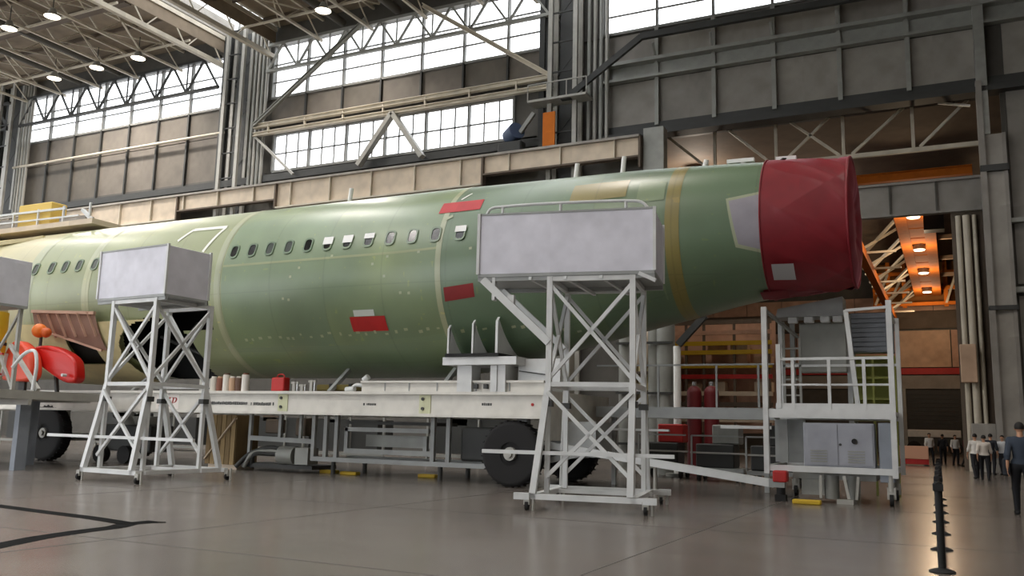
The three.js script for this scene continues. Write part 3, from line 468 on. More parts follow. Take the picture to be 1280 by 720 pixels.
  part('drawbar', bar([-9.6, 1.1, -21.3], [-3.75, 0.38, -21.2], 0.16, 0.18), mat.white, t); parts('drawbar_head', [bx(-3.85, -3.5, 0.3, 0.48, -21.3, -21.1), bar([-9.4, 0.7, -21.3], [-8.3, 0.94, -21.3], 0.14)], mat.frameGrey, t);
  parts('drawbar_foot', [tube([-6.6, 0.05, -21.3], [-6.6, 0.75, -21.3], 0.05), tube([-6.6, 0, -21.3], [-6.6, 0.08, -21.3], 0.1)], mat.steel, t);
  parts('axle_frame', [bx(-10.9, -9.4, 0.7, 0.95, -24, -21.4), bx(-28.9, -27.7, 0.7, 0.95, -24, -21.4), bx(-9.6, -8.2, 0.8, 1.7, -22.6, -21.4)], mat.frameGrey, t);
  for (const x of [-33, -24.3, -16.2, -12.5]) part('stay', bar([x, 2.4, -20.7], [x, 3.1, -21.6], 0.12), mat.frameGrey, t);
}
{ // saddle cradle: plates across the trailer with an edge cut to the hull
  const t = thing('saddle_cradle', 'white cradle with three curved pointed saddle plates under the hull', 'cradle', [-10.7, 2.42, -22.6], { world: true });
  const saddle = (x, r, cy, y0, yt, full, w = 0.05) => {
    const s = new THREE.Shape(), zo = (y) => Math.sqrt(Math.max(0, r * r - (cy - y) ** 2)), yb = cy - r;
    s.moveTo(zo(yt) + 0.02, y0); s.lineTo(zo(yt) + 0.02, yt - 0.12); s.lineTo(zo(yt) - 0.1, yt);
    const end = full ? yb + 0.01 : y0 + 0.02;
    for (let k = 1; k <= 16; k++) { const y = yt + (end - yt) * (k / 16); s.lineTo(Math.max(0.02, zo(y)), y); }
    if (full) s.lineTo(0, y0); 
    const g = new THREE.ExtrudeGeometry(s, { depth: w, bevelEnabled: false }); // x -> z, y -> y, depth -> x
    g.applyMatrix4(new THREE.Matrix4().makeBasis(V(0, 0, 1), V(0, 1, 0), V(1, 0, 0)).setPosition(x, 0, ZC)); const ps = g.attributes.position, nm = g.attributes.normal; for (const at of [ps, nm, g.attributes.uv]) for (let i = 0; i < at.count; i += 3) for (let k = 0; k < at.itemSize; k++) { const q = i * at.itemSize + k, w2 = q + at.itemSize, v = at.array[q]; at.array[q] = at.array[w2]; at.array[w2] = v; } return g;
  };
  part('saddle_plate', saddle(-12.02, 2.86, 5.75, 3.42, 4.2, false), mat.white, t); part('saddle_plate', saddle(-11.3, 2.8, 5.82, 3.42, 4.32, false), mat.white, t); part('saddle_plate', saddle(-10.68, 2.69, 5.95, 2.45, 4.4, true, 0.07), mat.white, t);
  part('pad', bx(-12.1, -10.5, 3.33, 3.42, -21.4, -20.3), mat.black, t); part('base_beam', bx(-12.2, -10.0, 3.12, 3.33, -21.6, -20.35), mat.white, t);
  for (const x of [-11.6, -10.6]) part('leg', bx(x - 0.22, x + 0.22, 2.42, 3.12, -21.0, -20.5), mat.white, t);
  for (const x of [-11.25, -10.95]) part('bracket', bx(x - 0.06, x + 0.06, 2.5, 2.62, -20.56, -20.48), mat.darkSteel, t);
  part('side_plate', bx(-10.2, -9.0, 2.7, 3.3, -21.0, -20.9), mat.white, t); part('slot', bar([-10.15, 2.98, -20.88], [-9.2, 2.86, -20.88], 0.1, 0.03), mat.darkSteel, t);
}
// ---------------------------------------------------------------- access towers
const leg = (a, b, w = 0.11) => bar(a, b, w);
function tower(name, label, w0, w1, depth, pos, turn, ext) { // local: x right along the front, z towards the camera, legs at x 0..1.65, z 0..-1.7
  const t = thing(name, label, 'work platform', pos, { turn }), P = mat.white;
  const X = [0, 1.62], Z = [0, -1.65], yj = 2.35, yb = 0.3;
  for (const x of X) for (const z of Z) part('leg', [leg([x, yj - 0.4, z], [x, 4.45, z]), leg([x, yb, z], [x, yj - 0.4, z], 0.09)], P, t);
  for (const x of X) for (const s of [0, 1]) { const z = Z[s], o = s ? -0.65 : 0.3, c = part('splayed_leg', leg([x, yj, z], [x + (x ? 0.0 : -0.2), yb, z + o], 0.12), P, t); part('clamp', bx(x - 0.09, x + 0.09, 1.92, 2.04, z - 0.09, z + 0.09), mat.darkSteel, c); }
  const frame = (y) => [bar([0, y, 0], [1.62, y, 0], 0.09), bar([0, y, -1.65], [1.62, y, -1.65], 0.09), bar([0, y, 0], [0, y, -1.65], 0.09), bar([1.62, y, 0], [1.62, y, -1.65], 0.09)];
  part('middle_frame', frame(yj), P, t); part('upper_frame', frame(4.4), P, t);
  const cross = (a, b, y0, y1) => { part('brace', leg([a[0], y0, a[1]], [b[0], y1, b[1]], 0.07), P, t); part('brace', leg([a[0], y1, a[1]], [b[0], y0, b[1]], 0.07), P, t); };
  const C = [[0, 0], [1.62, 0], [1.62, -1.65], [0, -1.65]];
  for (let i = 0; i < 4; i++) { cross(C[i], C[(i + 1) % 4], 2.45, 4.3); }
  cross([0, 0.1], [1.62, 0.1], 0.6, 2.2); cross([0, -1.7], [1.62, -1.7], 0.6, 2.2);
  part('base_frame', [bx(-0.25, 1.85, 0.2, 0.3, 0.24, 0.36), bx(-0.25, 1.85, 0.2, 0.3, -2.4, -2.28), bx(-0.25, -0.13, 0.2, 0.3, -2.4, 0.36), bx(1.62, 1.74, 0.2, 0.3, -2.4, 0.36), bx(-0.2, 1.8, 0.2, 0.28, -0.06, 0.04), bx(-0.2, 1.8, 0.2, 0.28, -1.7, -1.6)], P, t);
  for (const x of [-0.3, 1.9]) for (const z of [0.32, -2.35]) { const c = part('caster', [tube([x - 0.03, 0.085, z], [x + 0.03, 0.085, z], 0.085, 18)], mat.rubber, t); part('fork', [bx(x - 0.06, x + 0.06, 0.1, 0.24, z - 0.05, z + 0.05), cyl(x + 0.12, 0.0, 0.3, z, 0.03, 8)], mat.steel, c); }
  if (ext[2]) for (const z of [0.32, -2.35]) parts('outrigger', [bar([1.85, 0.25, z], [2.1, 0.25, z], 0.12), bar([-0.55, 0.25, z], [-0.25, 0.25, z], 0.12)], P, t);
  part('guide_bar', bar([ext[0], 1.05, 0.15], [ext[1], 1.05, 0.15], 0.07), P, t); 
  // platform box of sheet panels
  const y0 = 4.52, y1 = 5.72, th = 0.03, zf = 0.06, zr = zf - depth;
  part('platform_floor', [bx(w0, w1, y0 - 0.06, y0, zr, zf), bx(w0, w1, y0 - 0.14, y0 - 0.06, zf - 0.1, zf - 0.02), bx(w0, w1, y0 - 0.14, y0 - 0.06, zr, zr + 0.08)], mat.frameGrey, t);
  part('front_panel', rbx(w0, w1, y0, y1, zf - th, zf, 0.008), mat.panelWhite, t); part('rear_panel', rbx(w0, w1, y0, y0 + 0.15, zr, zr + th, 0.008), mat.panelWhite, t);
  part('side_panel', rbx(w0, w0 + th, y0, y1, zr, zf, 0.008), mat.panelWhite, t); part('side_panel', rbx(w1 - th, w1, y0, y1, zr, zf, 0.008), mat.panelWhite, t);
  for (const x of [w0, w1]) for (const z of [zf, zr]) part('corner_post', bx(x - 0.03, x + 0.03, y0, y1 + 0.04, z - 0.03, z + 0.03), P, t);
  part('cap_strip', [bx(w0, w1, y1, y1 + 0.04, zf - 0.05, zf + 0.01)], mat.frameGrey, t);
  if (ext[3]) { // rounded hand rail above the box and the cantilever strut
    part('hand_rail', [curveTube([[w0 + 0.1, y1, zf - 0.1], [w0 + 0.2, y1 + 0.16, zf - 0.1], [w0 + 0.5, y1 + 0.2, zf - 0.1], [w1 - 0.5, y1 + 0.2, zf - 0.1], [w1 - 0.25, y1 + 0.16, zf - 0.1], [w1 - 0.1, y1, zf - 0.1]], 0.03, 60)], P, t);
    for (const k of [0.13, 0.47, 0.84]) part('rail_post', cyl(w0 + (w1 - w0) * k, y1, y1 + 0.2, zf - 0.1, 0.03, 8), P, t);
    parts('cantilever_strut', [bar([w0 + 0.1, y0 - 0.1, zf - 0.08], [0, 3.15, 0], 0.15), bar([w0 + 0.1, y0 - 0.1, zr + 0.1], [0, 3.15, -1.4], 0.12)], P, t); parts('gusset', [bx(w0 + 0.3, w0 + 0.36, 4.0, 4.5, -0.1, 0.05), bx(w0 + 0.62, w0 + 0.75, 3.9, 4.1, -0.1, 0.02)], P, t);
    for (const k of [0.35, 0.55, 0.75]) part('floor_joist', bar([w0 + (w1 - w0) * k - 0.15, y0 - 0.1, zf], [w0 + (w1 - w0) * k + 0.15, y0 - 0.2, zr], 0.06), P, t);
    part('side_bracket', bar([w1 + 0.02, y0 - 0.2, zf], [w1 - 0.3, y0 - 0.05, zf], 0.07), P, t);
  }
  return t;
}
tower('access_tower', 'white braced rolling tower with a wide box platform overhanging to its left', -1.48, 2.04, 1.6, [-6.944, 0, -15.574], 0.19, [-1.25, 2.4, 1, 1]);
tower('access_tower', 'white braced rolling tower with a cubic box platform left of the wheel bays', -0.65, 1.95, 1.3, [-18.916, 0, -15.335], -0.069, [-2.0, 3.5, 0, 0]);
// ---------------------------------------------------------------- wheeled platform at the tail
{
  const t = thing('tail_platform', 'white railed platform on wheels with a grey control cabinet under the red cover', 'work platform', [-2.6, 0, -22.4], { world: true }), P = mat.white;
  const x0 = -3.93, x1 = -1.18, zf = -21.4, zr = -23.6;
  part('post', bar([x0, 0.6, zf], [x0, 4.5, zf], 0.14, 0.12), P, t); part('post', bar([x1, 0.6, zf], [x1, 4.55, zf], 0.12), P, t); part('post', bar([x0, 0.6, zr], [x0, 4.4, zr], 0.1), P, t); part('post', bar([x1 + 0.05, 0.6, zr], [x1 + 0.05, 4.4, zr], 0.1), P, t);
  part('post', bar([-2.02, 2.1, zf - 0.3], [-2.22, 4.4, zf - 0.3], 0.1).translate(0.1, 0, 0), P, t); part('post', bar([-3.62, 2.1, zf], [-3.62, 3.6, zf], 0.1), P, t);
  part('deck', [bx(x0, x1, 1.88, 2.08, zf - 0.02, zf + 0.04), bx(x0, x1, 1.98, 2.08, zr, zf), bx(x0, x1, 1.88, 2.08, zr, zr + 0.08)], P, t);
  part('rail', bar([-3.62, 3.25, zf], [x1, 3.25, zf], 0.06), P, t); part('rail', bar([-3.62, 2.65, zf], [x1, 2.65, zf], 0.045), P, t); part('rail', bar([x0, 3.25, zr], [x1, 3.25, zr], 0.06), P, t); part('rail', bar([x1, 4.3, zf], [x1, 4.3, zr], 0.06), P, t); part('rail', bar([-2.1, 4.35, zf], [x1, 4.4, zf], 0.06), P, t);
  for (const x of [-3.3, -2.5, -1.75]) part('baluster', bar([x, 2.08, zf], [x, 3.25, zf], 0.07), P, t);
  part('toe_board', bx(-3.7, x1, 2.08, 2.22, zf - 0.01, zf + 0.02), P, t);
  part('base_frame', [bx(x0, x1, 0.66, 0.8, zf - 0.05, zf + 0.05), bx(x0, x1, 0.66, 0.8, zr - 0.05, zr + 0.05), bx(x0, x0 + 0.1, 0.66, 0.8, zr, zf), bx(x1 - 0.1, x1, 0.66, 0.8, zr, zf)], P, t);
  const c = part('cabinet', rbx(-3.1, -1.58, 0.8, 1.78, zf - 0.5, zf + 0.02, 0.02), mat.cabinet, t, 'grey control cabinet');
  part('door', rbx(-3.06, -2.36, 0.84, 1.74, zf + 0.02, zf + 0.04, 0.005), mat.cabinet, c); part('door', rbx(-2.33, -1.62, 0.84, 1.74, zf + 0.02, zf + 0.04, 0.005), mat.cabinet, c);
  for (const a of [-2.95, -2.15]) { const g = []; for (let k = 0; k < 5; k++) g.push(bx(a, a + 0.36, 0.9 + k * 0.06, 0.93 + k * 0.06, zf + 0.04, zf + 0.055)); part('vent', g, mat.greySteel, c); }
  part('handle', [tube([-2.0, 1.38, zf + 0.03], [-2.0, 1.38, zf + 0.08], 0.06, 16)], mat.black, c); part('lock', tube([-2.3, 1.3, zf + 0.03], [-2.3, 1.3, zf + 0.06], 0.03, 10), mat.darkSteel, c);
  part('side_locker', rbx(-1.5, -1.2, 0.5, 1.8, zf - 0.5, zf, 0.02), mat.blueGrey, t); part('back_panel', bx(-3.85, -3.15, 0.85, 1.85, zf - 0.7, zf - 0.65), mat.frameGrey, t); part('panel_post', bx(-3.7, -3.5, 0.85, 1.85, zf - 0.4, zf - 0.3), mat.frameGrey, t);
  part('mechanism', [bx(-3.4, -1.6, 0.5, 0.66, -23, -21.7), cyl(-2.55, 0.08, 0.6, -21.7, 0.16, 18), cyl(-2.1, 0.08, 0.6, -21.8, 0.13, 18), bx(-3.2, -2.7, 0.15, 0.5, -22.2, -21.6)], mat.greySteel, t);
  parts('support_foot', [bar([-2.75, 0.6, -21.4], [-2.75, 0.1, -21.35], 0.06), bar([-2.25, 0.6, -21.4], [-2.15, 0.1, -21.3], 0.06), bx(-2.4, -2.05, 0.0, 0.1, -21.4, -21.2), bar([-1.95, 0.6, -21.4], [-2.0, 0.1, -21.4], 0.06)], mat.steel, t);
  for (const [x, z] of [[-1.28, -21.45], [-3.6, -23.4], [-1.28, -23.4]]) { const w = part('caster', tube([x - 0.04, 0.13, z], [x + 0.04, 0.13, z], 0.13, 18), mat.black, t); part('fork', [bx(x - 0.09, x + 0.09, 0.14, 0.4, z - 0.05, z + 0.05), cyl(x, 0.3, 0.68, z, 0.07, 12)], mat.steel, w); }
  const rp = part('jack', [cyl(-3.6, 0.1, 0.62, -21.2, 0.1, 14), bx(-3.72, -3.48, 0, 0.14, -21.32, -21.08)], mat.black, t); part('jack_head', [rbx(-3.76, -3.44, 0.42, 0.68, -21.36, -21.06, 0.04)], mat.red, rp, 'red jack head');
  part('ladder', [bar([-3.85, 2.1, zr], [-3.85, 4.4, zr], 0.06), bar([-3.45, 2.1, zr], [-3.45, 4.0, zr], 0.06), ...[2.5, 2.9, 3.3, 3.7].map((y) => bar([-3.85, y, zr], [-3.45, y, zr], 0.04)), bar([x0, 4.45, zf], [-3.5, 4.0, zr], 0.07)], mat.greySteel, t);
}
{
  const t = thing('tail_stand', 'grey sloping support box directly beneath the red cover', 'support stand', [-3, 0, -24], { world: true });
  const s = new THREE.Shape([[-4.0, 4.5], [-3.95, 4.72], [-2.35, 4.98], [-2.35, 4.5]].map((p) => new THREE.Vector2(...p)));
  part('wedge', new THREE.ExtrudeGeometry(s, { depth: 0.8, bevelEnabled: false }).translate(0, 0, -24.2), mat.frameGrey, t);
  parts('rollers', [...[-3.6, -3.2, -2.8, -2.5].map((x) => rbx(x - 0.12, x + 0.12, 4.35, 4.55, -23.7, -23.5, 0.03))], mat.white, t);
  part('body', rbx(-3.5, -2.35, 3.1, 4.4, -24.3, -23.9, 0.03), mat.greySteel, t); for (const x of [-3.7, -2.3]) part('leg', bar([x, 0, -24.1], [x, 4.6, -24.1], 0.12), mat.frameGrey, t);
}
{
  const t = thing('shutter_cabinet', 'blue-grey louvred cabinet seen between the two right platform posts', 'cabinet', [-1.7, 0, -25], { world: true });
  part('body', bx(-2.35, -1.3, 3.7, 4.75, -25.6, -25.1), mat.blueGrey, t); for (let k = 0; k < 8; k++) part('louvre', bx(-2.32, -1.33, 3.74 + k * 0.125, 3.84 + k * 0.125, -25.1, -25.07), mat.blueGrey, t);
  part('leg', [bar([-2.3, 0, -25.3], [-2.3, 3.7, -25.3], 0.08), bar([-1.35, 0, -25.3], [-1.35, 3.7, -25.3], 0.08)], mat.greySteel, t);
}
{
  const t = thing('olive_locker', 'olive green locker with shelves behind the right railing', 'locker', [-1.8, 0, -25], { world: true });
  part('back', bx(-2.35, -1.3, 1.9, 3.6, -25.9, -25.85), mat.olive, t); for (const y of [1.9, 2.45, 3.0, 3.55]) part('shelf', bx(-2.35, -1.3, y, y + 0.06, -25.9, -25.05), mat.olive, t); for (const x of [-2.35, -1.83, -1.3]) part('upright', bx(x - 0.03, x + 0.03, 0, 3.6, -25.1, -25.04), mat.olive, t);
}
{ // walkway beam between trailer and tail platform
  const t = thing('walkway', 'low grey walkway with a slim railing between cradle and tail platform', 'walkway', [-6.5, 0, -23.8], { world: true });
  part('deck', bx(-9.0, -4.1, 1.86, 2.16, -24.3, -23.5), mat.frameGrey, t); for (const x of [-7.2, -5.6, -4.5]) part('post', bar([x, 2.16, -23.55], [x, 3.3, -23.55], 0.05), mat.frameGrey, t); part('rail', bar([-9, 3.3, -23.55], [-4.1, 3.3, -23.55], 0.045), mat.frameGrey, t);
  for (const x of [-8.6, -4.4]) part('leg', bar([x, 0, -23.9], [x, 1.9, -23.9], 0.12), mat.frameGrey, t); parts('hanger', [bx(-8.9, -6.9, 1.5, 1.56, -23.6, -23.5), bx(-5.5, -4.2, 1.62, 1.7, -23.6, -23.5)], mat.white, t);
}
// ---------------------------------------------------------------- equipment under and around the trailer
{
  const t = thing('equipment_rack', 'grey tubular rack with an inner frame hanging under the trailer beam', 'rack', [-14, 0, -21.6], { world: true }), G = mat.frameGrey;
  for (const x of [-17.3, -16.85, -16.45, -13.1, -12.6]) part('post', bar([x, 0.42, -21.5], [x, 1.76, -21.5], 0.12), G, t);
  part('bottom_rail', bar([-17.35, 0.45, -21.5], [-10.9, 0.45, -21.5], 0.13), G, t); part('bottom_rail', bar([-17.35, 0.45, -23.3], [-10.9, 0.45, -23.3], 0.13), G, t);
  part('inner_frame', [bar([-16.2, 1.35, -21.6], [-13.3, 1.35, -21.6], 0.12), bar([-16.2, 0.72, -21.6], [-13.1, 0.72, -21.6], 0.14), bar([-16.15, 0.7, -21.6], [-16.15, 1.4, -21.6], 0.12), bar([-13.4, 0.7, -21.6], [-13.4, 1.2, -21.6], 0.12)], G, t);
  part('shelf', [bx(-16.2, -13.2, 1.5, 1.6, -23, -21.7)], mat.darkSteel, t); part('panel', bx(-15.9, -13.5, 0.85, 1.2, -22.3, -22.2), mat.greySteel, t);
  part('tank', rbx(-12.4, -11.3, 0.55, 1.5, -22.6, -21.8, 0.08), mat.darkSteel, t); for (const x of [-16.6, -12.9]) for (const z of [-21.6, -23.2]) part('foot', cyl(x, 0, 0.4, z, 0.07, 12), mat.darkSteel, t);
}
{
  const t = thing('pipe_trolley', 'low grey trolley with dark curved hoses left of the rack', 'trolley', [-19, 0, -21.8], { world: true });
  part('rail', bar([-19.9, 1.0, -21.6], [-17.4, 0.95, -21.6], 0.14), mat.frameGrey, t); parts('post', [bar([-19.9, 0.3, -21.6], [-19.9, 1.75, -21.6], 0.1), bar([-18.7, 1.0, -21.6], [-18.7, 1.75, -21.6], 0.1), bar([-17.9, 1.0, -21.6], [-17.9, 1.75, -21.6], 0.09)], mat.frameGrey, t);
  for (let k = 0; k < 3; k++) part('hose', curveTube([[-20.15 + k * 0.15, 0.1, -21.3 - k * 0.2], [-19.8 + k * 0.1, 0.5, -21.5], [-19.1, 0.72 - 0.1 * k, -21.7], [-18.5, 0.55, -21.8]], 0.07), k === 1 ? mat.greySteel : mat.darkSteel, t);
  parts('motor', [tube([-18.7, 0.5, -21.7], [-18.1, 0.5, -21.7], 0.28, 18), bx(-18, -17.5, 0.25, 0.75, -22, -21.5)], mat.greySteel, t); parts('pump', [rbx(-18.3, -17.9, 1.1, 1.65, -22.2, -21.8, 0.05), rbx(-19.6, -19.0, 1.15, 1.6, -22.2, -21.9, 0.05)], mat.brown, t, 'brown pump boxes'); part('base', bx(-20.2, -17.4, 0.1, 0.22, -22.8, -21.6), mat.darkSteel, t);
}
const floorStop = (x, z, label) => tag(part('wheel_chock', [rbx(x - 0.3, x + 0.3, 0, 0.1, z - 0.12, z + 0.12, 0.03)], mat.yellow), label, 'chock', 'yellow floor chocks');
floorStop(-17.2, -22.2, 'yellow floor chock below the left posts of the grey rack'); floorStop(-16.2, -21.9, 'yellow floor chock just right of the first one under the rack'); floorStop(-13.9, -22.6, 'flat yellow floor chock under the middle of the rack'); floorStop(-2.95, -20.6, 'yellow floor chock beside the red jack');
{
  const t = thing('timber_crate', 'brown timber crate on the floor right of the left tower', 'crate', [-20.9, 0, -21.6], { world: true });
  part('body', bx(-21.5, -20.3, 0.15, 1.7, -22.4, -21.4), M('#8c7450', 0.85, { map: grimeTex }), t); for (let k = 0; k < 6; k++) part('plank', bx(-21.52 + k * 0.205, -21.34 + k * 0.205, 0.15, 1.7, -21.4, -21.36), M(k % 2 ? '#97805a' : '#7f6a49', 0.85, { map: grimeTex }), t); part('batten', [bar([-21.5, 0.3, -21.34], [-20.3, 1.6, -21.34], 0.1, 0.03), bx(-21.5, -20.3, 0, 0.15, -22.3, -21.5)], mat.girder, t);
}
const canC = ['#cfcabd', '#7b4a36', '#d8d3c8', '#b8977a', '#5d4334', '#d9d4cc'];
['leftmost off-white canister on the trailer beam', 'brown canister second from left on the beam', 'white canister in the middle of the beam row', 'tan canister right of the white middle one', 'dark brown canister near the right of the row', 'rightmost pale canister of the beam row'].forEach((l, i) => { const x = -20.95 + i * 0.26, h = 0.42 + 0.1 * (i % 3 === 2); const t = thing('canister', l, 'canister', [x, 2.42, -20.95], { group: 'canisters standing on the trailer beam', world: true }); part('body', cyl(x, 2.42, 2.42 + h, -20.95, 0.12, 16), M(canC[i], 0.6), t); part('lid', cyl(x, 2.42 + h, 2.47 + h, -20.95, 0.09, 14), M(canC[(i + 2) % 6], 0.6), t); });
{ const t = thing('red_case', 'small red case standing on the trailer beam', 'case', [-18.25, 2.42, -20.95], { world: true }); part('body', rbx(-18.5, -18.0, 2.42, 2.85, -21.1, -20.8, 0.05), mat.red, t); part('handle', curveTube([[-18.4, 2.84, -20.95], [-18.35, 2.93, -20.95], [-18.15, 2.93, -20.95], [-18.1, 2.84, -20.95]], 0.02), mat.red, t); }
{ const t = thing('clamp_set', 'grey metal clamps lying on the beam beside the red case', 'clamps', [-17.5, 2.42, -20.9], { world: true }); for (const [x, h] of [[-17.7, 0.3], [-17.4, 0.22], [-17.05, 0.34]]) { const c = part('clamp', [bx(x - 0.05, x + 0.05, 2.42, 2.42 + h, -21, -20.9), bx(x - 0.12, x + 0.15, 2.42 + h - 0.06, 2.42 + h, -20.98, -20.92)], mat.steel, t); part('screw', cyl(x + 0.1, 2.42, 2.42 + h - 0.05, -20.95, 0.025, 8), mat.chrome, c); } }
{ const t = thing('padded_beam', 'dull mustard padded beam under the hull', 'pad', [-16.2, 2.42, -21], { world: true }); part('pad', rbx(-16.9, -15.2, 2.44, 2.64, -21.3, -20.95, 0.06), M('#5f531f', 0.8), t); part('strap', [bx(-16.4, -16.3, 2.42, 2.66, -21.32, -20.93), bx(-15.7, -15.6, 2.42, 2.66, -21.32, -20.93)], mat.black, t); }
{ const t = thing('white_fittings', 'cluster of white pipe fittings at the left end of the upper beam', 'fittings', [-15.2, 2.42, -20.8], { world: true }); part('elbow', curveTube([[-15.5, 2.46, -20.8], [-15.35, 2.6, -20.8], [-15.1, 2.6, -20.8]], 0.06), mat.white, t); part('flange', [tube([-15.1, 2.75, -20.85], [-14.95, 2.85, -20.85], 0.09), tube([-15.6, 2.47, -20.7], [-15.3, 2.5, -20.7], 0.08)], mat.white, t); part('stub', tube([-15.05, 2.42, -20.8], [-15.05, 2.6, -20.8], 0.07), mat.darkSteel, t); }
// left edge: stair platform with red covers
{
  const t = thing('stair_platform', 'pale platform on thick legs with a box gallery cut off by the left edge', 'platform', [-26, 0, -17], { world: true }), P = mat.steel;
  part('deck', bx(-29.2, -23.25, 1.98, 2.22, -18.6, -15.4), P, t); part('deck', bx(-29.2, -25.4, 1.98, 2.22, -20.0, -18.6), P, t); for (const [x, z] of [[-28, -16.5], [-23.7, -16.5], [-28, -18.4], [-26.0, -18.4]]) part('leg', bar([x, 0, z], [x, 1.98, z], 0.34, 0.2), mat.blueGrey, t); part('fascia', bx(-28.5, -23.25, 1.82, 1.98, -16.4, -16.3), P, t);
  part('box_panel', rbx(-24.77, -24.74, 4.76, 6.1, -17.0, -15.5, 0.008), mat.panelWhite, t); part('box_panel', rbx(-28.5, -24.74, 4.76, 6.1, -15.53, -15.5, 0.008), mat.panelWhite, t); part('box_floor', bx(-28.5, -24.74, 4.68, 4.76, -17, -15.5), mat.frameGrey, t); part('box_panel', rbx(-28.5, -24.74, 4.76, 4.95, -17, -16.97, 0.008), mat.panelWhite, t);
  for (const [x, z] of [[-24.9, -16.9], [-24.95, -15.6], [-26.6, -16.9]]) part('post', bar([x, 2.2, z], [x, 4.7, z], 0.1), P, t); part('brace', bar([-24.9, 2.3, -16.9], [-26.6, 4.6, -16.9], 0.07), P, t); part('brace', bar([-26.6, 2.3, -16.9], [-24.9, 4.6, -16.9], 0.07), P, t);
  part('hand_rail', curveTube([[-23.4, 2.25, -16.5], [-23.35, 3.0, -16.5], [-23.5, 3.35, -16.5], [-23.9, 3.3, -16.5], [-24.4, 2.9, -16.5]], 0.05, 50), mat.white, t); part('stringer', bar([-23.3, 2.25, -16.6], [-25.2, 3.6, -16.9], 0.1), P, t);
  for (const y of [2.7, 3.3]) part('cross_rail', bar([-27.5, y, -16.5], [-24.9, y, -16.5], 0.06), mat.red, t, 'dark red rail');
}
function blade(pts, d, z, bend) { const s = new THREE.Shape(); s.moveTo(...pts[0]); s.splineThru(pts.slice(1).map((p) => new THREE.Vector2(...p))); const g = new THREE.ExtrudeGeometry(s, { depth: d, bevelEnabled: true, bevelSize: 0.08, bevelThickness: 0.1, bevelSegments: 4, curveSegments: 30 }); g.translate(0, 0, z); const p = g.attributes.position; for (let i = 0; i < p.count; i++) p.setZ(i, p.getZ(i) + bend * Math.sin((p.getX(i) + 28) * 2)); g.computeVertexNormals(); return g; }
{ const t = thing('red_door_cover', 'glossy red curved cover leaning below the wing root', 'cover', [-26, 2.6, -19.5], { world: true }); part('shell', blade([[-27.3, 3.75], [-26.7, 3.75], [-26.1, 3.55], [-25.7, 3.3], [-25.55, 2.9], [-25.6, 2.7], [-26.0, 2.72], [-26.5, 2.95], [-27.1, 3.3]], 0.2, -19.6, 0.1), M('#c81c14', 0.35), t); part('rivet', tube([-25.8, 2.85, -19.3], [-25.8, 2.85, -19.15], 0.05, 10), mat.white, t); part('prop', bar([-26.4, 2.22, -19.5], [-26.6, 3.1, -19.5], 0.1), mat.darkSteel, t); }
{ const t = thing('orange_red_cover', 'orange-red rounded cover at the left of the glossy red one', 'cover', [-28, 2.5, -18.9], { world: true }); part('shell', blade([[-28.2, 2.75], [-28.3, 3.3], [-27.9, 3.85], [-27.4, 3.8], [-26.95, 3.4], [-26.85, 2.8], [-27.3, 2.7]], 0.25, -19.1, 0.05), M('#d8492c', 0.45), t); part('stripe', bar([-28.15, 2.8, -18.78], [-28.05, 3.55, -18.78], 0.25, 0.05), mat.white, t); part('foot', bx(-27.7, -27.4, 2.22, 2.75, -19.1, -19.0), mat.darkSteel, t); }
{ const t = thing('orange_lamp', 'orange round float in front of the dark wing root hole', 'float', [-27.2, 4.2, -19.3], { world: true }); part('ball', new THREE.SphereGeometry(0.24, 24, 16).translate(-27.35, 4.35, -19.3), M('#e2751f', 0.45), t); part('ball', new THREE.SphereGeometry(0.17, 20, 12).translate(-27.0, 4.28, -19.3), M('#c85a1c', 0.45), t); part('stem', cyl(-27.3, 2.22, 4.2, -19.35, 0.05), mat.darkSteel, t); }
{ const t = thing('yellow_tank', 'yellow drum with dark bands at the left edge under the tower box', 'drum', [-28.2, 2.2, -18.4], { world: true }); part('drum', cyl(-28.5, 3.5, 4.9, -18.3, 0.55, 28), mat.yellow, t); part('band', [cyl(-28.5, 3.8, 3.9, -18.3, 0.57, 28), bx(-28.3, -28.15, 3.5, 4.8, -17.8, -17.7)], mat.black, t); part('stand', [cyl(-28.85, 2.22, 3.5, -18.3, 0.06), cyl(-28.15, 2.22, 3.5, -18.3, 0.06)], mat.greySteel, t); part('lid', cyl(-28.5, 4.9, 5.1, -18.3, 0.5, 28), mat.cream, t); }
{ const t = thing('pump_unit', 'grey machine with small dark wheels between left wheel and left tower', 'machine', [-25, 0, -21.5], { world: true }); part('body', rbx(-26.6, -24.2, 0.4, 1.3, -22.5, -21.5, 0.06), mat.darkSteel, t); part('cover', rbx(-26, -24.8, 1.3, 1.6, -22.3, -21.7, 0.05), mat.greySteel, t); for (const x of [-26.4, -25.2]) part('wheel', tube([x, 0.3, -21.55], [x, 0.3, -21.3], 0.3, 22), mat.rubber, t); part('cone', tube([-25.2, 1.3, -21.4], [-25.2, 1.75, -21.4], 0.24, 16, 0.05), mat.frameGrey, t); }
